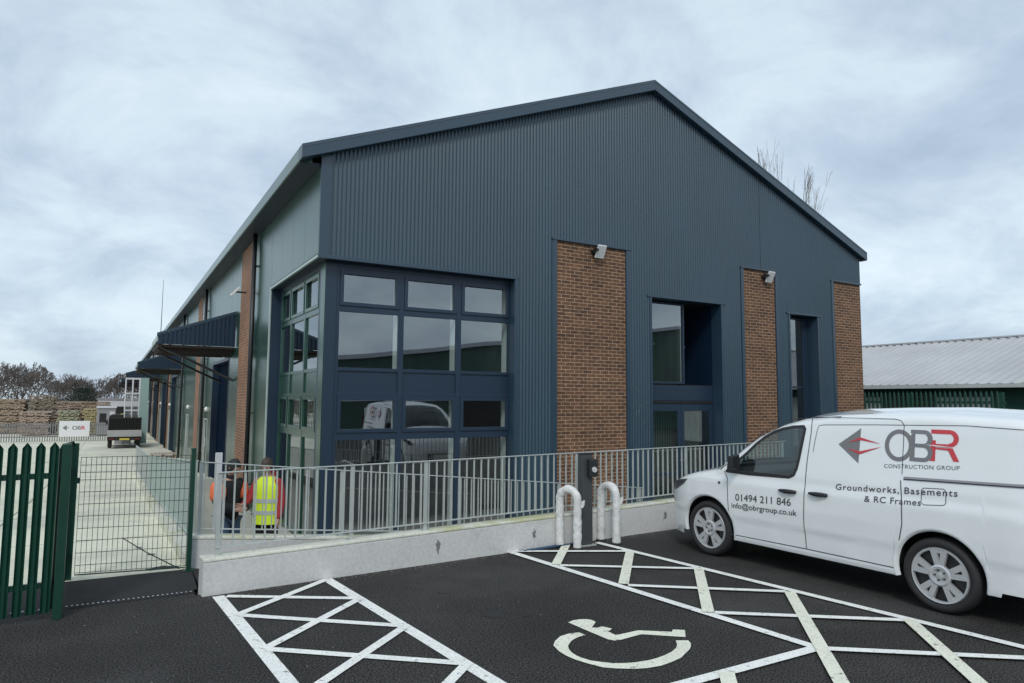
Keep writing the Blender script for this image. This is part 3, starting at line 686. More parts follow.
# the ramp wall
def ramp_wall():
    root=thing('ramp_wall','second white rendered wall behind the first, its top falling with the ramp','wall',(.86,8.75,-.7))
    pts=[(.86,.37),(7.75,-.31)]
    b=MB(); b.hexa([(.86,8.76,-.9),(7.75,8.76,-.9),(7.75,8.96,-.9),(.86,8.96,-.9),(.86,8.76,.33),(7.75,8.76,-.35),(7.75,8.96,-.35),(.86,8.96,.33)]); b.build('wall_body','render_wall',root,bevel=.01)
    b=MB(); b.hexa([(.853,8.752,.331),(7.757,8.752,-.349),(7.757,8.968,-.349),(.853,8.968,.331),(.853,8.76,.37),(7.757,8.76,-.31),(7.757,8.96,-.31),(.853,8.96,.37)]); b.build('coping','wall_coping',root,bevel=.01)
ramp_wall()
def railing(label,a,b,tops,bots,feet,posts,spacing,m,barw=.02,bard=.02,railh=.045,maxbars=100):
    a=Vector((*a,0));b=Vector((*b,0));L=(b-a).length;d=(b-a)/L;n=Vector((-d.y,d.x,0))
    root=thing('railing',label,'railing',(a.x,a.y,feet[0]))
    zt=lambda t:tops[0]+(tops[1]-tops[0])*t/L; zb=lambda t:bots[0]+(bots[1]-bots[0])*t/L; zf=lambda t:feet[0]+(feet[1]-feet[0])*t/L
    def P(t,z): v=a+d*t; return (v.x,v.y,z)
    MB().beam(P(0,zt(0)),P(L,zt(L)),.045,.011).build('top_rail',m,root,bevel=.003)
    MB().beam(P(0,zb(0)),P(L,zb(L)),.045,.012).build('bottom_rail',m,root,bevel=.003)
    for t in posts:
        mb=MB(); c=P(t,0); w=.022; 
        q=[Vector((c[0],c[1],0))+d*sx*w+n*sy*.012 for sx,sy in ((-1,-1),(1,-1),(1,1),(-1,1))]
        mb.hexa([(v.x,v.y,zf(t)) for v in q]+[(v.x,v.y,zt(t)-.008) for v in q])
        ft=[Vector((c[0],c[1],0))+d*sx*.06+n*sy*.05 for sx,sy in ((-1,-1),(1,-1),(1,1),(-1,1))]
        mb.hexa([(v.x,v.y,zf(t)) for v in ft]+[(v.x,v.y,zf(t)+.01) for v in ft])
        mb.build('post',m,root)
    t=spacing*.6; k=0
    while t<L-.02 and k<maxbars:
        if min([abs(t-p) for p in posts]+[9])>.035:
            c=P(t,0); q=[Vector((c[0],c[1],0))+d*sx*barw/2+n*sy*bard/2 for sx,sy in ((-1,-1),(1,-1),(1,1),(-1,1))]
            MB().hexa([(v.x,v.y,zb(t)) for v in q]+[(v.x,v.y,zt(t)-.004) for v in q]).build('baluster',m,root); k+=1
        t+=spacing
    return root
fx=lambda x:(x,wy(x)+.12)   # railing line on the wall top
def along(x): return (Vector(fx(x))-Vector(fx(.96))).length
railing('galvanised railing on the car park wall, ending beside the white van',fx(.96),fx(10.6),(1.19,1.25),(.44,.54),(.35,.46),[along(x) for x in (.985,2.40,3.33,5.70,7.95,10.5)],.107,'galvanised',.014)
railing('galvanised railing on the sloping ramp wall behind the front railing',(.92,8.86),(7.72,8.86),(1.20,.51),(.43,-.25),(.36,-.31),[.02,1.7,3.4,5.1,6.72],.11,'galvanised',.011)
railing('galvanised railing with a painted-in green cast on the kerb between the yard and the building',(.90,9.0),(.88,20.2),(1.20,.43),(.30,-.36),(.1,-.5),[.02,2.2,4.4,6.6,8.8,11.1],.113,'galvanised_green_cast',.022,.02)
railing('galvanised railing at the far end of the yard kerb',(.89,20.4),(.88,31.0),(.42,.06),(-.36,-.74),(-.5,-.85),[.02,2.2,4.4,6.6,8.8,10.5],.13,'galvanised',.014)

# ================================================================ GATE, GREEN FENCE
def build_gate():
    g=thing('gate','dark green welded mesh gate closed across the yard entrance','gate',(-.28,8.87,0))
    a=Vector((-.27,8.87));b=Vector((.80,8.68))
    def P(t,z): v=a+(b-a)*t; return (v.x,v.y,z)
    f=MB()
    n=23
    for i in range(n): 
        t=i/(n-1); f.tube([P(t,.05),P(t,1.30)],.0028,5,cap=False)
    f.build('vertical_wires','wire_green',g)
    f=MB()
    for z in (.06,.14,.27,.40,.53,.66,.79,.92,1.05,1.13,1.21,1.295): f.tube([P(0,z),P(1,z)],.0035,5,cap=False)
    f.build('horizontal_wires','wire_green',g)
    f=MB(); f.beam(P(0,.04),P(1,.04),.01,.012); f.build('bottom_bar','wire_green',g)
    # latch
    f=MB(); f.box(-.31,-.27,8.80,8.84,1.02,1.08); f.build('latch','green_steel',g)
    p=thing('gate_post','tall thin dark green gate post at the corner of the ramp wall','post',(.83,8.68,0),group=None)
    f=MB(); f.box(.805,.855,8.655,8.705,0,1.36); f.build('post_shaft','green_steel',p,bevel=.004)
    f=MB(); f.box(.80,.86,8.65,8.71,1.36,1.375); f.build('cap','green_steel',p)
    f=MB(); f.box(.77,.89,8.62,8.74,.001,.012); f.build('base_plate','green_steel',p)
    # steel palisade beside the entrance
    pf=thing('palisade_fence','dark green steel palisade leaf standing open at the left of the entrance','fence',(-.33,8.87,0))
    def pale(x,y,ang,z0,z1,root):
        w=.035; f=MB(); pts=[(-w,.0),(-w*.6,.018),(-w*.25,.004),(w*.25,.004),(w*.6,.018),(w,0)]
        c,s=math.cos(ang),math.sin(ang)
        V=[]
        for z in (z0,z1):
            for px_,py_ in pts: V.append((x+px_*c-py_*s,y+px_*s+py_*c,z))
        V.append((x,y,z1+.05))
        k=len(pts); F=[(i,i+1,k+i+1,k+i) for i in range(k-1)]+[(k+i,k+i+1,2*k) for i in range(k-1)]
        f.add(V,F); f.build('pale','green_steel',root,recalc=False)
    for i in range(11):
        t=i/10; pale(-.345-.03*t,8.80-1.32*t,R(90)-R(35),.06,1.43+.05*t,pf)
    f=MB(); f.beam((-.36,8.85,.3),(-.36,7.42,.3),.03,.05); f.build('lower_rail','green_steel',pf)
    f=MB(); f.beam((-.36,8.85,1.2),(-.36,7.42,1.2),.03,.05); f.build('upper_rail','green_steel',pf)
    for x,y in ((-.33,8.87),(-.335,7.38)):
        f=MB(); f.box(x-.035,x+.035,y-.035,y+.035,0,1.45 if y>8 else 1.53); f.build('post','green_steel',pf,bevel=.004)
    p2=thing('palisade_fence','dark green steel palisade fence running left from the entrance','fence',(-.42,7.36,0))
    for i in range(58): pale(-.43-i*.1,7.36-.0083*i,R(4),.06,1.50,p2)
    f=MB(); f.beam((-.42,7.39,.3),(-6.4,6.9,.3),.03,.05,); f.build('lower_rail','green_steel',p2)
    f=MB(); f.beam((-.42,7.39,1.25),(-6.4,6.9,1.25),.03,.05); f.build('upper_rail','green_steel',p2)
    for i in range(3):
        x=-.9-2.5*i; y=7.42+.083*(x+.42)
        f=MB(); f.box(x-.03,x+.03,y-.03,y+.03,0,1.5); f.build('post','green_steel',p2)
build_gate()

# ================================================================ HOOPS, CHARGING POST, HOSE, GREY POST
def hoop(label,a,b,h,seed):
    a=Vector((*a,0));b=Vector((*b,0)); root=thing('hoop_barrier',label,'barrier',tuple(a),group='wrapped hoop barriers by the wall')
    w=(b-a); L=w.length; d=w/L; r=L/2; pts=[]; rnd=random.Random(seed)
    for i in range(15): pts.append(a+Vector((0,0,h-r))*i/14)
    for i in range(1,16): t=PI*i/16; pts.append(a+d*(r-r*math.cos(t))+Vector((0,0,h-r+r*math.sin(t))))
    for i in range(15): pts.append(b+Vector((0,0,h-r))*(14-i)/14)
    rs=[.056*rnd.uniform(.90,1.10) for _ in pts]
    MB().tube(pts,rs,16).build('hoop_tube','plastic_wrap',root,smooth=True)
    f=MB(); tt=rnd.uniform(0,6); p=pts[int(len(pts)*.7)]
    f.add([p+Vector((.03,0,.02)),p+Vector((.10,-.03,.05)),p+Vector((.11,-.02,-.01)),p+Vector((.07,-.03,-.05)),p+Vector((.03,0,-.06))],[(0,1,2,3,4)])
    f.build('loose_plastic','plastic_wrap',root,recalc=False)
    for c in (a,b): MB().lathe([(.052,0),(.075,.0),(.075,.012),(.05,.03)],c,axis=2,n=16).build('base_collar','asphalt_new',root)
hoop('white plastic wrapped hoop barrier nearer the car park, left of the dark post',(5.27,7.73),(5.38,7.48),.77,1)
hoop('white plastic wrapped hoop barrier between the dark post and the van',(6.01,7.79),(6.05,7.50),.78,2)
def charger():
    x,y=5.64,7.66
    root=thing('charging_post','dark grey vehicle charging post with a socket box between the two white hoops','charging post',(x,y,0))
    b=MB(); b.box(x-.085,x+.085,y-.06,y+.06,0,1.22); b.build('post_body','charge_post',root,bevel=.012)
    b=MB(); b.box(x-.02,x+.12,y-.14,y-.062,.92,1.16); b.build('socket_box','black_plastic',root,bevel=.012)
    b=MB(); b.lathe([(.001,-.02),(.035,-.02),(.04,0)],(x+.05,y-.142,1.02),axis=1,n=16); b.build('socket','lamp_grey',root)
    b=MB(); b.box(x-.09,x+.09,y-.065,y+.065,1.22,1.235); b.build('cap','black_plastic',root)
    b=MB(); b.box(x-.12,x+.12,y-.10,y+.10,.0,.012); b.build('base_plate','galvanised',root)
charger()
def hose():
    m=MB()
    for k in range(4):
        pts=[]
        for i in range(50):
            t=i/49; x=4.62+.95*t+.05*k; pts.append((x,wy(x)-.035-.03*k-.02*math.sin(t*8+k*2),.012+.006*k))
        m.tube(pts,.010,6)
    o=m.build('hose','blue_hose',smooth=True); tag(o,'blue hose lying on the asphalt at the foot of the white wall','hose')
hose()
def square_post():
    x,y=1.30,10.25
    o=MB().box(x-.045,x+.045,y-.02,y+.02,-.7,1.2).build('marker_post','lamp_grey',bevel=.005); tag(o,'pale grey flat post standing behind the railing beside the person in black','post')
    x,y=1.20,13.9
square_post()
o=MB().beam((1.85,9.6,-.28),(2.12,9.35,-.70+.1),.03,.02).build('metal_bar','galvanised'); tag(o,'short pale metal bar leaning behind the ramp railing below the two people','metal bar')

# ================================================================ VAN
def interp(xs,ys,x):
    if x<=xs[0]: return ys[0]
    for i in range(len(xs)-1):
        if x<=xs[i+1]:
            t=(x-xs[i])/(xs[i+1]-xs[i]); return ys[i]+(ys[i+1]-ys[i])*t
    return ys[-1]
ZW=[0.2,.3,.42,.50,.56,.75,.93,.98,1.03,1.12,1.65,1.8,1.9];WW=[.87,.893,.902,.906,.922,.930,.924,.917,.903,.893,.80,.76,.74]
TS=[-.90,-.88,-.80,-.60,0,.6,1.1,1.45,1.75,2.05,2.35,2.55,2.62,2.80,3.0,3.2,3.38,3.50,3.58,3.63]
TZ=[1.66,1.76,1.85,1.885,1.915,1.905,1.885,1.84,1.755,1.615,1.405,1.22,1.165,1.125,1.085,1.03,.965,.885,.78,.62]
def smoothtop(s):
    return (interp(TS,TZ,s-.04)+2*interp(TS,TZ,s)+interp(TS,TZ,s+.04))/4
def plan(s):
    if s>2.85: 
        t=min((s-2.85)/.80,1); return math.sqrt(max(0.02,1-(t**2.6)*.60))
    if s<-.55: return 1-.05*((-.55-s)/.35)**2
    return 1
def halfw(s,z): return interp(ZW,WW,z)*plan(s)
WB=2.77
def zlow(s):
    z=.26
    if s>3.25: z=.20+.0*(s-3.25)
    if s<-.5: z=.30
    for c in (0,WB):
        q=.405**2-(s-c)**2
        if q>0: z=max(z,.36+math.sqrt(q))
    return z
def side(s,z,off=0.,sg=1): return (s,sg*(halfw(s,z)+off),z)
WINP=[(2.47,1.09),(2.41,1.14),(2.36,1.18),(2.17,1.34),(2.06,1.445),(1.94,1.535),(1.82,1.60),(1.71,1.64),(1.57,1.67),(1.44,1.68),(1.42,1.65),(1.47,1.30),(1.49,1.20),(1.52,1.13),(1.58,1.10),(2.14,1.085)]
def inpoly(p,poly):
    x,y=p;c=False;n=len(poly)
    for i in range(n):
        x1,y1=poly[i];x2,y2=poly[(i+1)%n]
        if (y1>y)!=(y2>y) and x<(x2-x1)*(y-y1)/(y2-y1)+x1:c=not c
    return c
def densify(poly,closed=True,step=.03):
    out=[];n=len(poly)
    for i in range(n if closed else n-1):
        a=poly[i];b=poly[(i+1)%n];L=math.hypot(b[0]-a[0],b[1]-a[1]);k=max(1,int(L/step))
        for j in range(k): out.append((a[0]+(b[0]-a[0])*j/k,a[1]+(b[1]-a[1])*j/k))
    if not closed: out.append(poly[-1])
    return out
def offset_poly(poly,d):
    n=len(poly);out=[];A=sum(poly[i][0]*poly[(i+1)%n][1]-poly[(i+1)%n][0]*poly[i][1] for i in range(n));sg=1 if A>0 else -1
    for i in range(n):
        p0=Vector(poly[i-1]);p=Vector(poly[i]);p1=Vector(poly[(i+1)%n])
        e=((p-p0).normalized()+(p1-p).normalized())
        if e.length<1e-6: e=(p1-p)
        e.normalize(); nn=Vector((e.y,-e.x))*sg; out.append((p.x+nn.x*d,p.y+nn.y*d))
    return out
def build_van():
    root=thing('parked_van','white panel van with red and grey company lettering parked on the asphalt','van',(7.664,3.663,0),R(92.3))
    NR=64
    def ring(s):
        zt=smoothtop(s); zl=min(zlow(s),zt-.12); r=min(.16,(zt-.3)*.35) if s<2.5 else min(.13,(zt-.25)*.3)
        pts=[]; ns=44; zs=zt-r
        for i in range(ns): 
            z=zl+(zs-zl)*i/(ns-1); pts.append((halfw(s,z),z))
        w=halfw(s,zs); crown=.06 if s<2.4 else .05
        # corner: quarter superellipse then crowned top
        na=8
        for i in range(1,na+1):
            a=PI/2*i/na; pts.append((w-r*1.15*(1-math.cos(a)),zs+(r-crown)*math.sin(a)))
        wl,zl2=pts[-1]
        for i in range(1,NR-ns-na+1):
            t=i/(NR-ns-na); pts.append((wl*(1-t),zl2+crown*(1-(1-t)**2)))
        return pts
    n=int((3.63+.90)/.0125); SS=[-.90+i*(3.63+.90)/n for i in range(n+1)]
    rings=[ring(s) for s in SS]; K=len(rings[0])
    body=MB(); scr=MB(); 
    idx=lambda i,j,sg:(i*(2*K)+ (j if sg>0 else K+j))
    V=[]
    for s,rg in zip(SS,rings):
        for sg in (1,-1):
            for y,z in rg: V.append((s,sg*y,z))
    F=[];G=[]
    for i in range(len(SS)-1):
        sm=(SS[i]+SS[i+1])/2
        for sg in (1,-1):
            for j in range(K-1):
                a,b,c,d=idx(i,j,sg),idx(i+1,j,sg),idx(i+1,j+1,sg),idx(i,j+1,sg)
                y=(V[a][1]+V[c][1])/2;z=(V[a][2]+V[c][2])/2
                f=(a,b,c,d) if sg<0 else (d,c,b,a)
                if j<46 and inpoly((sm,z),WINP): continue
                if j>=45 and 1.66<sm<2.56 and abs(y)<halfw(sm,z)*1.0-.19: G.append(f); continue
                F.append(f)
    # rear and front caps
    for i in (0,len(SS)-1):
        loop=[idx(i,j,1) for j in range(K)]+[idx(i,j,-1) for j in range(K-2,-1,-1)]
        F.append(tuple(loop))
    body.v=V; body.f=F
    bo=body.build('body','van_white',root,local=True,recalc=False,smooth=True)
    for p in bo.data.polygons:
        if len(p.vertices)>8: p.use_smooth=False
    mb=MB(); mb.box(-.965,-.89,-.86,.86,.30,.56); mb.build('rear_bumper','black_plastic',root,local=True,bevel=.03)
    for sg in (1,-1):
        mb=MB(); mb.box(-.93,-.901,sg*.01,sg*.80,.58,1.66); rd=mb.build('rear_door','van_white',root,local=True,bevel=.02)
        mb=MB(); mb.box(-.938,-.925,sg*.12,sg*.68,1.15,1.55); mb.build('pane','seat_dark',rd,local=True,bevel=.01)
        mb=MB(); mb.box(-.935,-.902,sg*.815,sg*.875,.85,1.45); mb.build('tail_lamp','lamp_red',root,local=True,bevel=.01)
    mb=MB(); mb.box(-.940,-.931,-.62,-.12,.72,.84); mb.build('number_plate','plate_yellow',root,local=True)
    scr.v=V; scr.f=G; so=scr.build('windscreen','van_glass',root,local=True,recalc=False,smooth=True)
    for o in (bo,so):
        bm=bmesh.new();bm.from_mesh(o.data);bmesh.ops.remove_doubles(bm,verts=bm.verts,dist=.0002);bmesh.ops.delete(bm,geom=[v for v in bm.verts if not v.link_faces],context='VERTS');bm.to_mesh(o.data);bm.free()
    bm=bmesh.new(); bm.from_mesh(bo.data)
    for f in bm.faces:
        if len(f.verts)>8:
            f.smooth=False
            for e in f.edges: e.smooth=False
    bm.to_mesh(bo.data); bm.free()
    def patch_rows(poly,name,m,off,sg=1,parent=root,rows=26,cols=24):
        zs=[p[1] for p in poly];z0,z1=min(zs)+.001,max(zs)-.001;mb=MB();n=len(poly)
        for i in range(rows+1):
            z=z0+(z1-z0)*i/rows;xs=[]
            for k in range(n):
                (a,za),(b,zb)=poly[k],poly[(k+1)%n]
                if (za>z)!=(zb>z): xs.append(a+(b-a)*(z-za)/(zb-za))
            xa,xb=min(xs),max(xs)
            for j in range(cols+1): mb.v.append(side(xa+(xb-xa)*j/cols,z,off,sg))
        for i in range(rows):
            for j in range(cols):
                k=i*(cols+1)+j; mb.f.append((k,k+1,k+cols+2,k+cols+1))
        return mb.build(name,m,parent,local=True,recalc=False,smooth=True)
    def ribbon(pts,w,name,m,off=.003,sg=1,parent=root,closed=False,mb=None):
        own=mb is None; mb=mb or MB(); P=densify(pts,closed,.025);n=len(P);k=len(mb.v)
        for i,p in enumerate(P):
            a=Vector(P[i-1] if (closed or i) else P[0]);b=Vector(P[(i+1)%n] if (closed or i<n-1) else P[-1]);t=(b-a)
            if t.length<1e-9: t=Vector((1,0))
            t.normalize();nn=Vector((-t.y,t.x))*w/2
            mb.v.append(side(p[0]+nn.x,p[1]+nn.y,off,sg));mb.v.append(side(p[0]-nn.x,p[1]-nn.y,off,sg))
        for i in range(n if closed else n-1):
            a=k+2*i;b=k+2*((i+1)%n);mb.f.append((a,b,b+1,a+1))
        if own: return mb.build(name,m,parent,local=True,recalc=False)
    for sg in (1,-1):
        g=patch_rows(offset_poly(densify(WINP),.004),'side_window','van_glass',.001,sg)
        # black rubber surround as a band
        po=densify(WINP,True,.02);pi=offset_poly(po,-.018);pe=offset_poly(po,.016)
        mb=MB();n=len(po)
        for a,b in zip(pe,pi): mb.v.append(side(*a,.004,sg));mb.v.append(side(*b,.004,sg))
        mb.f=[(2*i,2*((i+1)%n),2*((i+1)%n)+1,2*i+1) for i in range(n)]
        mb.build('window_seal','black_plastic',g,local=True,recalc=False)
        if sg==1:
            ribbon([(2.37,1.10),(2.365,1.17)],.02,'quarter_bar','black_plastic',.005,sg,g)
        sm=MB(); w=.009
        for line in ([(2.56,1.10),(2.18,1.42),(1.95,1.60),(1.72,1.72),(1.55,1.76),(1.345,1.775)],
                     [(1.345,1.775),(1.34,1.62),(1.365,1.29),(1.37,1.0),(1.385,.6),(1.38,.33)],
                     [(2.50,1.09),(2.44,1.0),(2.43,.84),(2.42,.49),(2.42,.32)],
                     [(1.345,1.775),(1.0,1.80)][:2],
                     [(.33,1.19),(.31,.95),(.31,.77),(.36,.55)],
                     [(1.385,.335),(2.42,.325)],[(.42,.33),(1.38,.335)]):
            ribbon(line,w,'','',.0025,sg,None,False,sm)
        if sg==1:
            for line in ([(1.33,1.785),(1.14,1.79),(.42,1.79),(.36,1.775),(.325,1.73),(.32,1.58),(.32,1.25)],
                         [(1.30,1.40),(1.29,1.50),(1.265,1.66),(1.25,1.695),(1.20,1.705),(.63,1.725),(-.24,1.745),(-.80,1.72)],):
                ribbon(line,.006,'','',.003,sg,None,False,sm)
            ribbon([(.13,1.12),(.11,1.14),(-.07,1.15),(-.09,1.13),(-.09,1.02),(-.07,1.0),(.10,.985),(.13,1.0)],.006,'','',.003,sg,None,True,sm)
        sm.build('door_seam','seam_dark',root,local=True,recalc=False)
        # wheel arch linings lip
        for c in (0,WB):
            mb=MB(); q=30
            for i in range(q+1):
                a=R(-14)+R(208)*i/q; s=c+.405*math.cos(a); z=.36+.405*math.sin(a); z=max(z,.26)
                for dr,oy in ((-.02,-.03),(0,.006),(.022,.004)):
                    s2=c+(.405+dr)*math.cos(a); z2=max(.36+(.405+dr)*math.sin(a),.24); mb.v.append((s2,sg*(halfw(s2,z2)+oy),z2))
            for i in range(q):
                for j in range(2): k=i*3+j; mb.f.append((k,k+1,k+4,k+3))
            mb.build('wheel_arch','van_white',root,local=True,recalc=False,smooth=True)
        # handles
        for (s0,s1,z) in ((1.69,1.47,.945),(1.31,1.09,.955)):
            mb=MB(); n=10
            pts=[];rs=[]
            for i in range(n+1):
                t=i/n; s=s0+(s1-s0)*t; pts.append((s,sg*(halfw(s,z)+.012+.022*math.sin(PI*t)),z)); rs.append(.012+.010*math.sin(PI*t)+.006*t)
            mb.tube(pts,rs,8); mb.build('door_handle','black_plastic',root,local=True,smooth=True)
        # sill strip
        ribbon([(2.36,.285),(.42,.285)],.035,'sill','van_white',.008,sg)
        # mirror
        mb=MB()
        x0=2.30; yb=halfw(x0,1.12)
        for z0_,z1_,x_,w_ in ((1.13,1.32,2.27,.17),):
            mb.hexa([(x_-.05,sg*(yb+.03),z0_),(x_+.05,sg*(yb+.02),z0_),(x_+.04,sg*(yb+.03+w_),z0_+.01),(x_-.06,sg*(yb+.04+w_),z0_+.01),
                     (x_-.05,sg*(yb+.05),z1_),(x_+.02,sg*(yb+.04),z1_),(x_+.01,sg*(yb+.02+w_),z1_-.02),(x_-.06,sg*(yb+.03+w_),z1_-.02)])
        mb.hexa([(2.30,sg*(yb-.02),1.11),(2.38,sg*(yb-.02),1.11),(2.34,sg*(yb+.10),1.13),(2.26,sg*(yb+.10),1.13),(2.30,sg*(yb-.02),1.15),(2.38,sg*(yb-.02),1.15),(2.34,sg*(yb+.10),1.17),(2.26,sg*(yb+.10),1.17)])
        mb.build('mirror','black_plastic',root,local=True,bevel=.02)
        # headlamp: wraps around the corner
        P=[(3.10,.935),(3.22,.925),(3.40,.87),(3.50,.80),(3.44,.745),(3.30,.80),(3.18,.86)]
        patch_rows(P,'headlamp','head_lamp',.004,sg,rows=8,cols=14)
        patch_rows([(2.58,.955),(2.545,.955),(2.545,.925),(2.58,.925)],'side_repeater','black_plastic',.004,sg,rows=2,cols=2)
        P=[(-.885,1.35),(-.80,1.38),(-.78,1.0),(-.885,.95)]
        patch_rows(P,'tail_lamp','lamp_red',.004,sg,rows=8,cols=4)
        # sliding door runner
        ribbon([(.30,1.215),(-.80,1.245)],.030,'door_runner','rail_chrome',.006,sg)
        ribbon([(.30,1.205),(-.80,1.235)],.010,'runner_slot','black_plastic',.009,sg)
        # lower bumper corner grille
    # front grille and plate
    mb=MB(); mb.box(3.60,3.655,-.42,.42,.40,.56); mb.build('grille','black_plastic',root,local=True,bevel=.01)
    mb=MB(); mb.box(3.64,3.668,-.26,.26,.42,.53); mb.build('number_plate','lamp_white',root,local=True)
    mb=MB(); mb.box(2.50,2.58,-.72,.72,1.10,1.18); mb.build('scuttle','black_plastic',root,local=True,bevel=.02)
    # underbody
    mb=MB(); mb.box(-.82,.42*0-.42,-.78,.78,.30,.42); mb.box(.42,WB-.42,-.80,.80,.24,.40); mb.box(WB+.42,3.45,-.66,.66,.22,.40)
    mb.build('underbody','arch_dark',root,local=True)
    for c in (0,WB):
        q=20
        for sg in (1,-1):
            mb=MB(); k=len(mb.v)
            for i in range(q+1):
                a=PI*i/q; 
                for y in (.60,.885): mb.v.append((c+.42*math.cos(a),sg*y*(plan(c+.42*math.cos(a))),.34+.42*math.sin(a)))
            for i in range(q): mb.f.append((k+2*i,k+2*i+1,k+2*i+3,k+2*i+2))
            k2=[k+2*i for i in range(q+1)]; mb.f.append(tuple(k2))
            mb.build('arch_liner','arch_dark',root,local=True,recalc=False)
    # cab interior
    mb=MB(); mb.box(1.20,1.24,-.76,.76,.40,1.70); mb.build('bulkhead','seat_dark',root,local=True)
    for y in (.42,-.42):
        mb=MB(); mb.box(1.45,1.95,y-.24,y+.24,.55,.85); mb.hexa([(1.40,y-.24,.82),(1.56,y-.24,.82),(1.56,y+.24,.82),(1.40,y+.24,.82),(1.28,y-.20,1.38),(1.40,y-.20,1.38),(1.40,y+.20,1.38),(1.28,y+.20,1.38)]); mb.box(1.28,1.37,y-.12,y+.12,1.40,1.58)
        mb.build('seat','seat_dark',root,local=True,bevel=.03)
    mb=MB(); mb.hexa([(2.12,-.80,.75),(2.60,-.80,.75),(2.60,.80,.75),(2.12,.80,.75),(2.18,-.80,1.10),(2.55,-.80,1.13),(2.55,.80,1.13),(2.18,.80,1.10)]); mb.build('dashboard','seat_dark',root,local=True,bevel=.02)
    mb=MB(); pts=[(2.06+.08*math.sin(a),-.42+.18*math.cos(a),1.08+.16*math.sin(a)) for a in [2*PI*i/24 for i in range(25)]]; mb.tube(pts,.014,8); mb.build('steering_wheel','seat_dark',root,local=True)
    # wheels
    for c in (0,WB):
        for sg in (1,-1):
            yo=.905 if c==0 else .895
            mb=MB(); mb.lathe([(.255,sg*(yo-.02)),(.275,sg*(yo+.002)),(.305,sg*(yo+.008)),(.330,sg*(yo-.012)),(.343,sg*(yo-.045)),(.345,sg*(yo-.10)),(.345,sg*(yo-.17)),(.33,sg*(yo-.20)),(.26,sg*(yo-.205))],(c,0,.343),axis=1,n=56)
            w=mb.build('wheel','tyre',root,local=True,smooth=True)
            mb=MB(); mb.lathe([(.258,sg*(yo-.016)),(.250,sg*(yo-.001)),(.236,sg*(yo-.004)),(.230,sg*(yo-.03))],(c,0,.343),axis=1,n=56)
            # five paired spokes
            for k in range(5):
                for off in (-.17,.17):
                    a=2*PI*k/5+R(18)+off
                    a2=a+off*.25
                    r0,r1=.085,.238; w0,w1=.023,.033
                    cs,sn=math.cos(a),math.sin(a); c2,s2=math.cos(a2),math.sin(a2)
                    def Q(r,w_,y_,ca,sa): return (c+r*ca-w_*sa,sg*y_,.343+r*sa+w_*ca)
                    mb.hexa([Q(r0,-w0,yo-.045,cs,sn),Q(r1,-w1,yo-.035,c2,s2),Q(r1,w1,yo-.035,c2,s2),Q(r0,w0,yo-.045,cs,sn),
                             Q(r0,-w0,yo-.010,cs,sn),Q(r1,-w1*.8,yo-.004,c2,s2),Q(r1,w1*.8,yo-.004,c2,s2),Q(r0,w0,yo-.010,cs,sn)])
                # web tying each pair
                a=2*PI*k/5+R(18); cs,sn=math.cos(a),math.sin(a)
                def Q(r,w_,y_): return (c+r*cs-w_*sn,sg*y_,.343+r*sn+w_*cs)
                mb.hexa([Q(.205,-.05,yo-.04),Q(.238,-.06,yo-.035),Q(.238,.06,yo-.035),Q(.205,.05,yo-.04),Q(.205,-.05,yo-.008),Q(.238,-.06,yo-.004),Q(.238,.06,yo-.004),Q(.205,.05,yo-.008)])
            mb.lathe([(.100,sg*(yo-.04)),(.098,sg*(yo-.008)),(.085,sg*(yo-.002)),(.062,sg*(yo-.006)),(.06,sg*(yo-.022)),(.032,sg*(yo-.022)),(.030,sg*(yo-.006)),(.001,sg*(yo-.002))],(c,0,.343),axis=1,n=32)
            mb.build('rim','wheel_silver',w,local=True)
            mb=MB(); mb.lathe([(.001,sg*(yo-.07)),(.24,sg*(yo-.06)),(.256,sg*(yo-.03))],(c,0,.343),axis=1,n=40)
            for k in range(5):
                a=2*PI*k/5; mb.lathe([(.001,sg*(yo-.010)),(.009,sg*(yo-.012)),(.010,sg*(yo-.03))],(c+.046*math.cos(a),0,.343+.046*math.sin(a)),axis=1,n=8)
            mb.build('wheel_backing','wheel_dark',w,local=True)
    # lettering
    def text_faces(txt,spacing=1.0):
        cu=bpy.data.curves.new('lettering_curve','FONT'); cu.body=txt; cu.size=1; cu.space_character=spacing; cu.resolution_u=4
        ob=bpy.data.objects.new('lettering_tmp',cu); COL.objects.link(ob); bpy.context.view_layer.update()
        dg=bpy.context.evaluated_depsgraph_get(); me=ob.evaluated_get(dg).to_mesh()
        vs=[(v.co.x,v.co.y) for v in me.vertices]; fs=[tuple(p.vertices) for p in me.polygons]
        ob.evaluated_get(dg).to_mesh_clear(); bpy.data.objects.remove(ob); bpy.data.curves.remove(cu)
        return vs,fs
    def lettering(name,txt,sL,sR,zL,zR,h,m,off=.003,bold=0.,capratio=.70,spacing=1.0,sg=1):
        vs,fs=text_faces(txt,spacing); x0=min(v[0] for v in vs);x1=max(v[0] for v in vs)
        mb=MB(); offs=[(0,0)]+([(bold,0),(-bold,0),(0,bold),(0,-bold)] if bold else [])
        for k,(ox,oz) in enumerate(offs):
            V=[]
            for x,y in vs:
                t=(x-x0)/(x1-x0); s=sL+(sR-sL)*t; z=zL+(zR-zL)*t+y*h/capratio
                V.append(side(s+ox,z+oz,off+k*.0003,sg))
            mb.add(V,fs)
        mb.build(name,m,root,local=True,recalc=False)
    lettering('phone_number','01494 211 846',2.31,1.54,.750,.785,.082,'letter_dark',bold=.0012)
    lettering('web_address','info@obrgroup.co.uk',2.37,1.47,.655,.685,.062,'letter_dark',bold=.001)
    lettering('strapline','Groundworks, Basements',1.005,-.19,1.025,1.095,.062,'letter_dark',bold=.001,spacing=1.15)
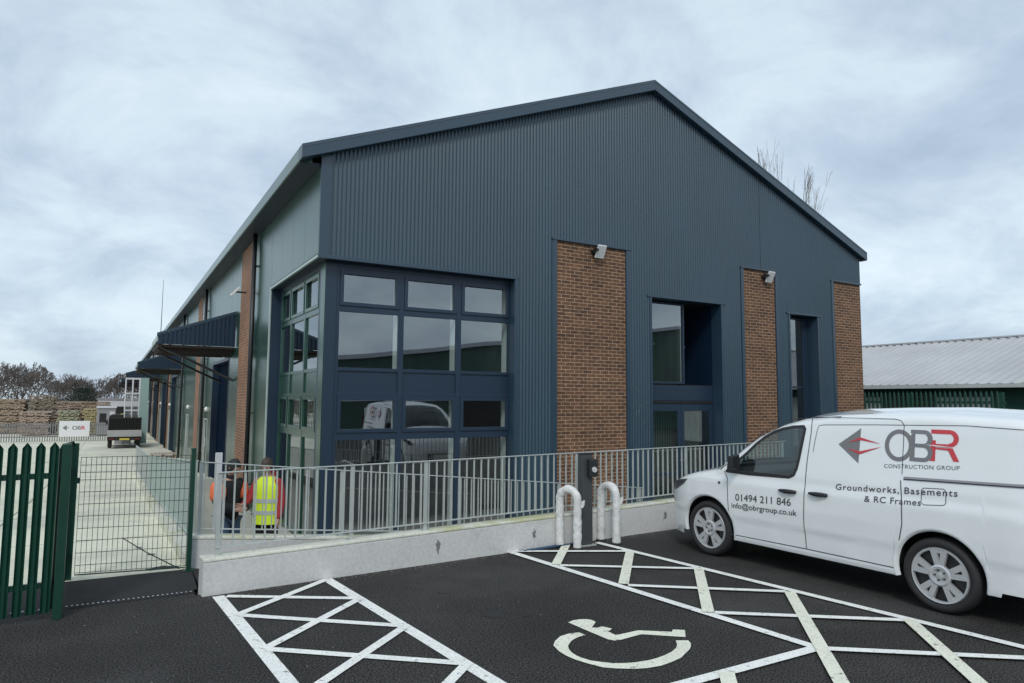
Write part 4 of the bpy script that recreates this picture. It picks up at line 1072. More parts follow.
    lettering('strapline','& RC Frames',.685,.13,.942,.972,.060,'letter_dark',bold=.001,spacing=1.08)
    lettering('company_name','CONSTRUCTION GROUP',.50,-.20,1.298,1.335,.038,'letter_dark',spacing=1.1)
    # the emblem and the three big letters, mapped on the side: u runs to the rear
    def emb(name,shapes,m,sg=1):
        mb=MB()
        for k,sh in enumerate(shapes):
            V=[side(s,z,(.006 if 'stripe' in name else .003)+.0004*k,sg) for s,z in sh[0]]; mb.add(V,sh[1])
        mb.build(name,m,root,local=True,recalc=False)
    emb('logo_arrow',[([(1.005,1.505),(.765,1.685),(.772,1.32)],[(0,1,2)])],'logo_grey')
    emb('logo_stripe',[([(.90,1.528),(.765,1.590),(.54,1.532),(.765,1.562)],[(0,1,3),(1,2,3)]),([(.90,1.468),(.765,1.415),(.535,1.505),(.765,1.445)],[(0,1,3),(1,2,3)])],'logo_red')
    def arc(cx,cz,rx,rz,a0,a1,n): return [(cx-rx*math.cos(a0+(a1-a0)*i/n),cz+rz*math.sin(a0+(a1-a0)*i/n)) for i in range(n+1)]
    def band(o,i): n=len(o); return (o+i,[(k,k+1,n+k+1,n+k) for k in range(n-1)])
    T=0; cx=.365; cz=1.53
    O=band(arc(cx,cz,.140,.158,0,2*PI,48),arc(cx,cz,.098,.116,0,2*PI,48))
    def rect(s0,s1,z0,z1): return ([(s0,z0),(s1,z0),(s1,z1),(s0,z1)],[(0,1,2,3)])
    # B : stem + two bowls    (rear = smaller s)
    zt,zb,zm=1.69,1.385,1.53
    B=[rect(.255,.210,zb,zt),rect(.21,.12,zt-.040,zt),rect(.21,.12,zm-.012,zm+.026),rect(.21,.12,zb,zb+.040),
       band(arc(.12,(zt+zm+.026-.018)/2,-.0-.068,(zt-zm+.012)/2,PI/2,-PI/2,16),arc(.12,(zt+zm+.026-.018)/2,-.030,(zt-zm+.012)/2-.039,PI/2,-PI/2,16))]
    B=[rect(.255,.210,zb,zt),rect(.21,.125,zt-.038,zt),rect(.21,.125,zm-.008,zm+.028),rect(.21,.125,zb,zb+.038)]
    def bowl(sx,z0,z1,w,t):  # half ring opening forward
        c=(z0+z1)/2;h=(z1-z0)/2
        o=[(sx-w*math.cos(a),c+h*math.sin(a)) for a in [PI/2-PI*i/16 for i in range(17)]]
        i_=[(sx-(w-t*1.15)*math.cos(a),c+(h-t)*math.sin(a)) for a in [PI/2-PI*i/16 for i in range(17)]]
        return band(o,i_)
    B+=[bowl(.125,zm-.008,zt,.078,.038),bowl(.125,zb,zm+.028,.085,.038)]
    emb('logo_letter',[O],'logo_grey',1); emb('logo_letter',B,'logo_grey',1)
    Rr=[rect(.065,.018,1.40,1.70),rect(.018,-.10,1.70-.040,1.70),rect(.018,-.10,1.535,1.565),bowl(-.10,1.535,1.70,.085,.038),
        ([(-.085,1.530),(-.135,1.530),(-.195,1.41),(-.145,1.41)],[(0,1,2,3)]),([(.02,1.530),(-.13,1.528),(-.13,1.505),(.02,1.515)],[(0,1,2,3)])]
    emb('logo_letter',Rr,'logo_red',1)
    emb('logo_slash',[([(.12,1.553),(.02,1.551),(-.17,1.538),(.02,1.541)],[(0,1,2,3)])],'van_white',1)
    for nm,dz in ():pass
    # move nothing: slash sits proud of the letters
    for o in [q for q in bpy.data.objects if q.parent==root and q.name.startswith('logo_slash')]:
        for v in o.data.vertices: v.co.y+=.004
build_van()

# ================================================================ PEOPLE
def skin(name,verts,edges,radii,m,parent=None,levels=2,root_i=0):
    me=bpy.data.meshes.new(name); me.from_pydata([Vector(v) for v in verts],edges,[]); o=bpy.data.objects.new(name,me); COL.objects.link(o)
    me.skin_vertices or me.skin_vertices
    o.modifiers.new('skin','SKIN')
    if not me.skin_vertices: pass
    sv=me.skin_vertices[0].data
    for i,r in enumerate(radii):
        sv[i].radius=(r,r) if not isinstance(r,tuple) else r; sv[i].use_root=(i==root_i)
    ss=o.modifiers.new('sub','SUBSURF'); ss.levels=levels; ss.render_levels=levels
    dg=bpy.context.evaluated_depsgraph_get(); dg.update(); nm=bpy.data.meshes.new_from_object(o.evaluated_get(dg)); 
    bpy.data.objects.remove(o)
    for p in nm.polygons: p.use_smooth=True
    nm.materials.clear(); nm.materials.append(M[m]); o=bpy.data.objects.new(name,nm); COL.objects.link(o)
    if parent: o.parent=parent
    return o
def hand(pt,d,side_v,V,E,Rr,base):
    """add palm+five fingers chains to lists from joint index base"""
    d=Vector(d).normalized(); sv=Vector(side_v).normalized(); n=d.cross(sv).normalized(); p=Vector(pt)
    pi=len(V); V.append(p+d*.05); E.append((base,pi)); Rr.append(.026)
    for k,l in enumerate((.065,.078,.072,.055)):
        off=(k-1.5)*.020; b=len(V)
        V.append(p+d*.085+sv*off); E.append((pi,b)); Rr.append(.009)
        V.append(p+d*(.085+l*.5)+sv*off+n*.010); E.append((b,b+1)); Rr.append(.008)
        V.append(p+d*(.085+l*.85)+sv*off+n*.032); E.append((b+1,b+2)); Rr.append(.007)
    b=len(V); V.append(p+d*.045+sv*-.038+n*.01); E.append((pi,b)); Rr.append(.011)
    V.append(p+d*.085+sv*-.052+n*.022); E.append((b,b+1)); Rr.append(.008)
def head_mesh(name,c,yaw,pitch,parent,m='skin'):
    """head with nose, brow, chin, ears; faces local +y rotated"""
    mb=MB(); nu,nv=28,22
    for j in range(nv+1):
        ph=PI*j/nv; 
        for i in range(nu):
            th=2*PI*i/nu; x=math.sin(ph)*math.cos(th); y=math.sin(ph)*math.sin(th); z=math.cos(ph)
            X_=x*.076; Y_=y*.096; Z_=z*.118
            if z<0: X_*=1-.30*(-z)**1.5; Y_*=1-.18*(-z)**1.3*(1 if y<0 else .35)
            if y>0.5: 
                g=math.exp(-((x/.16)**2+((z+.12)/.22)**2)); Y_+=.030*g                   # nose
                g=math.exp(-(((abs(x)-.36)/.16)**2+((z-.10)/.13)**2)); Y_-=.012*g          # eye sockets
                g=math.exp(-((x/.28)**2+((z+.52)/.09)**2)); Y_+=.008*g                     # lips
                g=math.exp(-((x/.3)**2+((z+.85)/.16)**2)); Y_+=.012*g                      # chin
            g=math.exp(-(((y+.05)/.16)**2+((z+.05)/.25)**2))*(1 if abs(x)>.9 else 0); X_+=math.copysign(.018*g,x)
            mb.v.append((X_,Y_,Z_))
    for j in range(nv):
        for i in range(nu): mb.f.append((j*nu+i,j*nu+(i+1)%nu,(j+1)*nu+(i+1)%nu,(j+1)*nu+i))
    rot=Matrix.Rotation(yaw,3,'Z')@Matrix.Rotation(pitch,3,'X')
    mb.v=[tuple(rot@Vector(v)+Vector(c)) for v in mb.v]
    return mb,rot
def hair_mesh(c,rot,style):
    mb=MB(); nu,nv=30,16; rnd=random.Random(3)
    for j in range(nv+1):
        ph=(R(118))*j/nv
        for i in range(nu):
            th=2*PI*i/nu; y=math.sin(th)
            # hairline: higher at the front
            lim=R(62)+ (R(56) if y<.35 else R(56)*max(0,(1-(y-.35)/.4)))
            p=min(ph,lim); q=1.10+rnd.uniform(-.025,.03)
            x=math.sin(p)*math.cos(th)*.080*q; yy=math.sin(p)*y*.101*q-.006; z=math.cos(p)*.124*q
            mb.v.append((x,yy,z))
    for j in range(nv):
        for i in range(nu): mb.f.append((j*nu+i,j*nu+(i+1)%nu,(j+1)*nu+(i+1)%nu,(j+1)*nu+i))
    mb.v=[tuple(rot@Vector(v)+Vector(c)) for v in mb.v]
    return mb
def person(label,x,y,yaw,cfg):
    root=thing('person',label,'person',(x,y,-.70),yaw)
    # local frame: facing +y, x to the right of the figure
    A=cfg['arms']   # [(elbow,wrist,hand dir,side)] left(-x), right(+x)
    V=[(0,0,.95),(0,0,1.10),(0,0,1.28),(0,-.01,1.43),(0,.0,1.50),(0,.03,1.57)]
    E=[(0,1),(1,2),(2,3),(3,4),(4,5)]; Rr=[(.15,.11),(.135,.10),(.155,.11),(.10,.08),.052,.05]
    hip=[]
    for sg in (-1,1):
        k=len(V); V+=[(sg*.09,0,.90),(sg*.105,.02,.50),(sg*.11,-.02,.10),(sg*.115,.12,.035)]; E+=[(0,k),(k,k+1),(k+1,k+2),(k+2,k+3)]; Rr+=[.085,.058,.040,.035]
    arms=[]
    for sg,(el,wr,hd,sd) in zip((-1,1),A):
        k=len(V); V+=[(sg*.17,-.01,1.41),el,wr]; E+=[(3,k),(k,k+1),(k+1,k+2)]; Rr+=[.058,.042,.028]; arms.append((k,k+1,k+2)); hand(wr,hd,sd,V,E,Rr,k+2)
    b=skin('person_body',V,E,Rr,'skin',root,2)
    hp=cfg['head']; mbh,rot=head_mesh('head',hp,cfg.get('hyaw',0),cfg.get('hpitch',0),root)
    # join the head into the body mesh so the body stays one mesh
    bm=bmesh.new(); bm.from_mesh(b.data); 
    vs=[bm.verts.new(v) for v in mbh.v]
    for f in mbh.f:
        try: bm.faces.new([vs[i] for i in f]).smooth=True
        except ValueError: pass
    bmesh.ops.remove_doubles(bm,verts=bm.verts,dist=.0005)
    bm.to_mesh(b.data); bm.free()
    h=hair_mesh(hp,rot,cfg.get('hair')); h.build('hair',cfg['hairm'],root,local=True,smooth=True,recalc=False)
    for sgn in (-1,1):
        e=MB(); pp=rot@Vector((sgn*.028,.088,.012))+Vector(hp); e.lathe([(.001,.006),(.008,.004),(.011,0)],pp,axis=1,n=10); e.build('eye','hair_black',root,local=True)
    def torso(name,m,grow,zlo,sleeves,armm=None,skirt=.0):
        V=[(0,0,zlo),(0,0,1.08),(0,-.005,1.28),(0,-.01,1.42)]; E=[(0,1),(1,2),(2,3)]; Q=[(.16+grow,.115+grow),(.145+grow,.115+grow),(.165+grow,.12+grow),(.09+grow,.075+grow)]
        if sleeves:
            for sg,(el,wr,hd,sd) in zip((-1,1),A):
                k=len(V); w=Vector(wr)*1.04-Vector(el)*.04; V+=[(sg*.165,-.01,1.40),el,tuple(w)]; E+=[(3,k),(k,k+1),(k+1,k+2)]; Q+=[.078+grow,.060+grow,.045+grow]
        return skin(name,V,E,Q,m,root,2)
    cfg['clothes'](torso,root,A)
    # trousers
    V=[(0,0,.97)]; E=[]; Q=[(.155,.115)]
    for sg in (-1,1):
        k=len(V); V+=[(sg*.09,0,.88),(sg*.105,.02,.50),(sg*.11,-.02,.09)]; E+=[(0,k),(k,k+1),(k+1,k+2)]; Q+=[.105,.080,.065]
    skin('trousers',V,E,Q,cfg['trousers'],root,2)
    for sg in (-1,1):
        sh=MB(); sh.hexa([(sg*.115-.05,-.09,0),(sg*.115+.05,-.09,0),(sg*.12+.045,.20,0),(sg*.12-.045,.20,0),(sg*.115-.045,-.08,.10),(sg*.115+.045,-.08,.10),(sg*.12+.035,.17,.055),(sg*.12-.035,.17,.055)]); sh.build('boot','black_trousers',root,local=True,bevel=.02)
    return root
def clothes1(torso,root,A):
    torso('jacket','black_coat',.02,.82,True)
    # orange shoulders and upper sleeves: own meshes over the jacket
    for sg,(el,wr,hd,sd) in zip((-1,1),A):
        e=Vector(el); s=Vector((sg*.165,-.01,1.40)); skin('hi_vis_sleeve',[tuple(s+Vector((-sg*.03,0,.03))),tuple(s+Vector((sg*.02,0,-.03))),tuple((s+e)/2),tuple(e*.95+s*.05)],[(0,1),(1,2),(2,3)],[.105,.130,.118,.105],'orange_vis',root,2)
    mb=skin('collar',[(0,-.02,1.44),(0,.01,1.56)],[(0,1)],[.105,.092],'black_coat',root,2)
def clothes2(torso,root,A):
    torso('jacket','red_coat',.005,.86,True)
    mb=MB(); n=40; prof=[(.80,.215,.175),(.95,.205,.165),(1.10,.195,.155),(1.25,.205,.160),(1.36,.205,.150),(1.42,.165,.125),(1.475,.105,.095),(1.49,.085,.08)]
    for zz,a,b in prof:
        for i in range(n): t=2*PI*i/n; ex=lambda c:math.copysign(abs(c)**.8,c); mb.v.append((a*ex(math.cos(t)),b*ex(math.sin(t))-.005,zz))
    for j in range(len(prof)-1):
        for i in range(n): mb.f.append((j*n+i,j*n+(i+1)%n,(j+1)*n+(i+1)%n,(j+1)*n+i))
    v=mb.build('hi_vis_vest','yellow_vis',root,local=True,recalc=False,smooth=True)
    # vest bands
    for z,(a,b) in ((.97,(.190,.164)),(1.14,(.184,.155))):
        mb=MB(); n=36; prof=((z-.028,1.0),(z+.028,1.0))
        for zz,_ in prof:
            for i in range(n): t=2*PI*i/n; ex=lambda c:math.copysign(abs(c)**.8,c); mb.v.append(((a+.020)*ex(math.cos(t)),(b+.008)*ex(math.sin(t))-.005,zz))
        for i in range(n): mb.f.append((i,(i+1)%n,n+(i+1)%n,n+i))
        mb.build('reflective_band','reflective_band',v,local=True,recalc=False,smooth=True)
    skin('collar',[(0,-.03,1.44),(0,0,1.53)],[(0,1)],[.10,.085],'red_coat',root,2)
    skin('hood',[(-.06,-.09,1.47),(0,-.13,1.52),(.06,-.09,1.47)],[(0,1),(1,2)],[.06,.085,.06],'red_coat',root,2)
def face_yaw(dx,dy): return math.atan2(dy,dx)-PI/2
person('person in black coat with orange hi-vis sleeves and blue jeans, head bowed',1.54,10.85,face_yaw(.55,-.84),dict(
    head=(0,.065,1.635),hyaw=R(6),hpitch=R(-28),hairm='hair_black',trousers='jeans',clothes=clothes1,
    arms=[((-.24,.02,1.14),(-.10,.24,1.04),(1,.6,.0),(0,.2,1)),((.25,.03,1.14),(.11,.25,1.05),(-1,.5,0),(0,.2,-1))]))
person('person in yellow hi-vis vest over a red hooded jacket and black trousers',2.07,10.80,face_yaw(-.62,-.78),dict(
    head=(0,.055,1.64),hyaw=R(10),hpitch=R(-20),hairm='hair_brown',trousers='black_trousers',clothes=clothes2,
    arms=[((-.23,.0,1.12),(-.22,.08,.87),(0,.25,-1),(0,1,.2)),((.25,.06,1.15),(.22,.30,1.10),(.1,1,0),(0,0,1))]))

# ================================================================ FAR YARD
def truck():
    y=48.; z=yard_z(48)+0.0; x=.70
    root=thing('tipper_truck','black tipper truck with grey tailboard, seen from behind in the concrete yard','truck',(x,y,z))
    def B(*a): return MB().box(x+a[0],x+a[1],y+a[2],y+a[3],z+a[4],z+a[5])
    B(-.92,.92,-.0,.06,.72,1.12).build('tailboard','truck_grey',root,bevel=.01)
    m=B(-.90,-.84,.07,3.4,.72,1.1); m.box(x+.84,x+.90,y+.07,y+3.4,z+.72,z+1.1); m.box(x-.90,x+.90,y+.07,y+3.4,z+.66,z+.72); m.build('tipper_body','truck_black',root)
    m=B(-.86,.86,3.4,3.45,.72,1.95); m.build('headboard','truck_black',root)
    m=B(-.78,.78,.10,3.35,1.12,1.30); m.build('load','dark_brown',root)
    m=MB(); m.box(x-.86,x+.86,y+.02,y+.06,z+1.80,z+1.88); m.box(x-.88,x-.82,y+.02,y+.06,z+1.12,z+1.88); m.box(x+.82,x+.88,y+.02,y+.06,z+1.12,z+1.88)
    for i in range(9): m.box(x-.70+i*.175-.01,x-.70+i*.175+.01,y+.03,y+.05,z+1.12,z+1.80)
    for i in range(6): m.box(x-.82,x+.82,y+.035,y+.045,z+1.2+i*.1,z+1.212+i*.1)
    m.build('mesh_cage','truck_black',root)
    m=B(-.86,.86,3.6,5.3,.45,1.6); m.hexa([(x-.84,y+3.6,z+1.6),(x+.84,y+3.6,z+1.6),(x+.84,y+4.9,z+1.6),(x-.84,y+4.9,z+1.6),(x-.76,y+3.65,z+2.0),(x+.76,y+3.65,z+2.0),(x+.76,y+4.5,z+2.0),(x-.76,y+4.5,z+2.0)]); m.build('cab','truck_black',root,bevel=.05)
    B(-.90,.90,.08,5.0,.50,.66).build('chassis','truck_black',root)
    B(-.26,.26,-.02,.0,.52,.63).build('number_plate','plate_yellow',root)
    for s in (-1,1):
        B(s*.68-.14,s*.68+.14,-.01,.05,.53,.63).build('tail_lamp','lamp_red',root)
        for yy in (1.0,4.3):
            MB().lathe([(.001,-.12),(.2,-.12),(.34,-.10),(.36,-.05),(.36,.05),(.34,.10),(.2,.12),(.001,.12)],(x+s*.76,y+yy,z+.36),axis=0,n=20).build('wheel','tyre',root)
    B(-.82,.82,.062,.075,1.14,1.80).build('rear_screen','arch_dark',root)
    MB().box(x-1.06,x-.94,y+4.8,y+4.85,z+1.3,z+1.6).build('mirror','truck_black',root); MB().box(x+.94,x+1.06,y+4.8,y+4.85,z+1.3,z+1.6).build('mirror','truck_black',root)
    t=MB(); t.lathe([(.001,0),(.22,0),(.24,.05),(.24,.30),(.22,.34),(.24,.38),(.23,.62),(.10,.66),(.001,.66)],(.62,55.,yard_z(55)+1.40),axis=2,n=16)
    o=t.build('yellow_drum','bright_yellow',smooth=True); tag(o,'bright yellow drum raised behind the truck','drum')
    p=MB(); p.box(.2,1.1,54.5,55.5,yard_z(55),yard_z(55)+1.40); o=p.build('storage_crate','cabin_grey',bevel=.02); tag(o,'grey steel storage crate under the yellow drum','crate')
truck()
def palisade_far():
    y=60.; z=yard_z(60)
    root=thing('palisade_fence','grey steel palisade fence across the far end of the yard','fence',(-4,y,z))
    k=0; x=-.25
    m=MB(); m.box(-11,-.2,y+.02,y+.05,z+.35,z+.42); m.build('lower_rail','galvanised_dull',root); m=MB(); m.box(-11,-.2,y+.02,y+.05,z+1.15,z+1.22); m.build('upper_rail','galvanised_dull',root)
    while k<72:
        MB().box(x-.035,x+.035,y-.01,y+.01,z+.05,z+1.42).build('pale','galvanised_dull',root); x-=.15; k+=1
    s=thing('sign_board','white sign board with a dark arrow and company letters, fixed on the far grey fence','sign',(-2.38,y-.1,z+.4))
    MB().box(-3.32,-1.42,y-.10,y-.06,.95-1.9,.20).build('board','sign_white',s)
    e=MB(); e.add([(-3.12,y-.106,-.30),(-2.85,y-.106,-.10),(-2.85,y-.106,-.50)],[(0,1,2)]); e.add([(-2.85,y-.107,-.27),(-2.66,y-.107,-.29),(-2.85,y-.107,-.33)],[(0,1,2)]); e.build('arrow_mark','logo_grey',s,recalc=False)
    def txt(t,x0,x1,z0,h,m):
        cu=bpy.data.curves.new('t','FONT'); cu.body=t; ob=bpy.data.objects.new('t',cu); COL.objects.link(ob); bpy.context.view_layer.update(); dg=bpy.context.evaluated_depsgraph_get(); me=ob.evaluated_get(dg).to_mesh()
        vs=[(v.co.x,v.co.y) for v in me.vertices]; fs=[tuple(p.vertices) for p in me.polygons]; ob.evaluated_get(dg).to_mesh_clear(); bpy.data.objects.remove(ob)
        a=min(v[0] for v in vs);b=max(v[0] for v in vs)
        q=MB(); 
        for k,(ox) in enumerate((0,.012,-.012)): q.add([(x0+(v[0]-a)/(b-a)*(x1-x0)+ox,y-.106-k*.001,z0+v[1]*h/.7) for v in vs],fs)
        q.build('letters',m,s,recalc=False)
    txt('OB',-2.50,-1.98,-.44,.28,'logo_grey'); txt('R',-1.93,-1.70,-.44,.28,'logo_red'); 
palisade_far()
def timber():
    rnd=random.Random(11)
    specs=[(-1.35,75,1.9,3.0,2.35,0,'tall stack of brown sawn timber nearest the cabins'),(-3.35,76,1.9,3.4,2.2,2,'tall stack of pinkish sawn timber beside the brown stack'),(-1.6,71.5,1.3,3.2,1.1,3,'low stack of yellow planks in front of the brown stack'),
           (-3.3,71.5,1.2,2.8,1.5,4,'low stack of mossy green planks in front of the pinkish stack'),(-5.4,76,2.4,3.5,2.0,1,'wide stack of grey brown boards left of the pinkish stack'),(-7.9,76,2.1,3.0,2.2,0,'leftmost tall stack of brown timber behind the far fence'),(-5.6,71.5,1.1,3.0,2,2,'low stack of reddish planks in front of the wide stack')]
    for cx,cy,h,d,w,mi,label in specs:
        z=yard_z(cy); root=thing('timber_stack',label,'timber stack',(cx,cy,z),group='timber stacks behind the far fence')
        b=MB(); bb=MB(); zz=z+.1; i=0
        while zz<z+h+.9:
            off=rnd.uniform(-.12,.12); n=8
            for k in range(n):
                b.box(cx-w/2+off+k*w/n+.01,cx-w/2+off+(k+1)*w/n-.01,cy-d/2+rnd.uniform(-.1,.1),cy+d/2,zz,zz+.085)
            zz+=.09; i+=1
            if i%5==0:
                for q in (-.7,0,.7): bb.box(cx+q*w/2-.05,cx+q*w/2+.05,cy-d/2-.02,cy+d/2,zz,zz+.06)
                zz+=.065
        b.build('boards','timber_%d'%mi,root); bb.build('bearers','timber_%d'%((mi+1)%5),root)
timber()
def cabins():
    z=yard_z(70)
    c=thing('site_cabin','grey portable cabin between the timber and the truck','cabin',(-.5,70,z))
    MB().box(-1.15,.25,68,71,z+.1,z+2.35).build('cabin_wall','cabin_grey',c,bevel=.03)
    MB().box(-1.2,.3,67.9,71.1,z+2.35,z+2.5).build('roof','cabin_white',c)
    MB().box(-.2,.15,67.97,68.0,z+.15,z+2.05).build('door','cabin_white',c)
    MB().box(-.95,-.45,67.97,68.0,z+1.1,z+1.9).build('window','truck_black',c)
    c=thing('site_cabin','long low white cabin behind the grey one','cabin',(1,84,z))
    MB().box(-1.4,3.6,84,87,z,z+3.0).build('cabin_wall','cabin_white',c,bevel=.03); MB().box(-1.5,3.7,83.9,87.1,z+3.0,z+3.2).build('roof','cabin_grey',c)
    MB().box(-1.0,3.2,83.97,84,z+1.4,z+2.3).build('window','truck_black',c)
    # scaffold stair tower
    y=50.; z=yard_z(50)
    t=thing('stair_tower','white framed scaffold tower with mesh sides beside the unit','tower',(1.1,y,z))
    m=MB()
    for xx in (.66,1.06,1.46):
        for yy in (y,y+1.6): m.tube([(xx,yy,z),(xx,yy,z+4.4)],.035,6)
    m.build('uprights','cabin_white',t)
    m=MB()
    for zz in (z+1.2,z+2.3,z+3.4,z+4.35):
        for yy in (y,y+1.6): m.beam((.66,yy,zz),(1.46,yy,zz),.05,.08)
        m.beam((.66,y,zz),(.66,y+1.6,zz),.05,.08)
    m.build('ledgers','cabin_white',t)
    m=MB()
    for i in range(9): 
        m.box(.68+i*.09,.69+i*.09,y-.01,y,z+.3,z+3.4)
    for i in range(30): m.box(.66,1.46,y-.01,y-.002,z+.3+i*.1,z+.312+i*.1)
    m.build('mesh_infill','galvanised',t)
    m=MB(); m.box(1.47,1.95,y-.02,y+.02,z+.2,z+4.4); m.build('side_sheet','cabin_teal',t)
cabins()
def pallets():
    z=yard_z(33); o=thing('pallet_stack','stack of brown wooden pallets against the unit beyond the kerb railing','pallet stack',(1.95,33,z))
    b=MB(); g=MB()
    for k in range(3):
        zz=z+.15*k
        for i in range(7): b.box(1.5+i*.14,1.5+i*.14+.10,32.5,33.6,zz+.12,zz+.145)
        for x in (1.5,1.95,2.38): g.box(x,x+.08,32.5,33.6,zz,zz+.12)
    b.build('deck_boards','timber_2',o); g.build('bearers','timber_0',o)
pallets()

# ================================================================ TREES
def grow(mb,p,d,r,L,depth,rnd,spread=.55,minr=.006,sides=5,up=.12):
    segs=3; pts=[p]; rs=[r]; q=Vector(p); dd=Vector(d)
    for i in range(segs):
        dd=(dd+Vector((rnd.uniform(-.12,.12),rnd.uniform(-.12,.12),rnd.uniform(-.03,.10)))).normalized(); q=q+dd*L/segs; pts.append(q.copy()); rs.append(max(minr,r*(1-.35*(i+1)/segs)))
    mb.tube(pts,rs,max(3,sides),cap=False)
    if depth<=0: return
    n=rnd.choice((2,3,3)) if depth>1 else 3
    for k in range(n):
        t=rnd.uniform(.45,1.0) if k else 1.0
        i=min(int(t*segs),segs-1); base=pts[i].lerp(pts[i+1],t*segs-i)
        a=rnd.uniform(0,2*PI); s=rnd.uniform(.3,1)*spread*(0.5 if k==0 else 1)
        ax=dd.orthogonal().normalized(); ax.rotate(Matrix.Rotation(a,3,dd)); nd=(dd+ax*s*1.3+Vector((0,0,up))).normalized()
        grow(mb,base,nd,max(minr,rs[-1]*rnd.uniform(.55,.8)),L*rnd.uniform(.62,.82),depth-1,rnd,spread,minr,sides-1,up)
def bare_tree(seed,h,m='bark_grey',depth=6,spread=.6,minr=.02,up=.15):
    rnd=random.Random(seed); tr=MB(); cr=MB(); L=h*.24
    tr.tube([(0,0,-.3),(0.05,0,L*.5),(0,.05,L)],[h*.022,h*.018,h*.015],8,cap=False)
    for k in range(4):
        a=2*PI*k/4+rnd.uniform(-.4,.4); s=spread*(.3 if k==0 else .75)
        grow(cr,Vector((0,.05,L*rnd.uniform(.8,1))),Vector((math.cos(a)*s,math.sin(a)*s,1)).normalized(),h*.011,h*.24,depth-1,rnd,spread,minr,5,up)
    return tr,cr
def trees():
    rnd=random.Random(5); protos=[]
    for s in range(3):
        root=thing('bare_tree','x','tree',(0,0,0)); tr,cr=bare_tree(20+s,9,depth=6,minr=.022)
        tr.build('trunk','bark_far',root,local=True,recalc=False); cr.build('crown','twig_brown',root,local=True,recalc=False); protos.append(root)
    # tree line beyond the timber yard, from left to right as seen
    spots=[(-30,118),(-27,124),(-24,116),(-21.5,126),(-19,118),(-16.5,124),(-14,116),(-11.8,122),(-9.5,117),(-7.5,125),(-5.6,118),(-3.8,124),(-1.8,119),(0.2,124),(2.4,120),(4.8,126)]
    hs=[7,7.5,7,8,7,8.2,9.0,8.6,7.8,6.6,7.0,6.4,7.0,6.6,6.6,6.4]
    names=['second','third','fourth','fifth','sixth','seventh','eighth','ninth','tenth','eleventh','twelfth','thirteenth','fourteenth','fifteenth','sixteenth']
    for i,(x,y) in enumerate(spots):
        o=protos[i] if i<3 else copy_tree(protos[i%3])
        o.location=(x,y,-1.4); o.rotation_euler=(0,0,rnd.uniform(0,6.28)); s=hs[i]/9.; o.scale=(s*1.25,s*1.25,s)
        o['label']='bare grey brown tree in the line beyond the yard, %s'%('outermost on the left' if i==0 else '%s from the left'%names[i-1]); o['group']='bare trees beyond the yard'
    # dense scrub under them
    sc=MB(); r2=random.Random(8)
    for i in range(26000):
        x=r2.uniform(-45,10); y=r2.uniform(113,128); hmax=5.6+1.0*math.sin(x*.5)+.8*math.sin(x*1.3+1)
        z=-1.4+hmax*(1-r2.random()**1.6); s=r2.uniform(.15,.45); a=r2.uniform(0,PI)
        dx,dz=math.cos(a)*s,math.sin(a)*s
        sc.add([(x,y,z),(x+dx,y+.2*s,z+dz),(x+dx*.6-.06,y,z+dz*1.2+.05)],[(0,1,2)])
    o=sc.build('scrub','twig_brown',recalc=False); tag(o,'dense dark scrub along the foot of the bare trees','scrub',kind='stuff')
    # one evergreen
    for ex,ey,h,lab in ((-3.6,110,4.6,'dark evergreen bush standing among the bare trees behind the timber'),):
        root=thing('evergreen_tree',lab,'tree',(ex,ey,-1.4)); m=MB(); r3=random.Random(2)
        for i in range(5200):
            u=r3.random(); z=h*(.05+.95*u); rr=1.9*math.sqrt(max(0,1-((z/h-.42)/.60)**2))*(r3.random()**.4); a=r3.uniform(0,2*PI); rr*=1+.25*math.sin(a*4+z*2)
            p=Vector((rr*math.cos(a),rr*math.sin(a),z)); d=Vector((r3.uniform(-1,1),r3.uniform(-1,1),r3.uniform(-1,1))).normalized()*.16; e=Vector((r3.uniform(-1,1),r3.uniform(-1,1),r3.uniform(-1,1))).normalized()*.16
            m.add([p,p+d,p+e],[(0,1,2)])
        m.build('crown','evergreen',root,local=True,recalc=False); MB().tube([(0,0,0),(0,0,h*.7)],[.18,.06],8).build('trunk','bark_far',root,local=True)
    # tall bare tree showing over the roof
    root=thing('bare_tree','tall bare tree whose thin twigs show above the right roof slope','tree',(44.5,35.7,-.7)); tr,cr=bare_tree(77,24,depth=6,spread=.30,minr=.008,up=.5)
    tr.build('trunk','bark_grey',root,local=True,recalc=False); cr.build('crown','bark_grey',root,local=True,recalc=False)
trees()

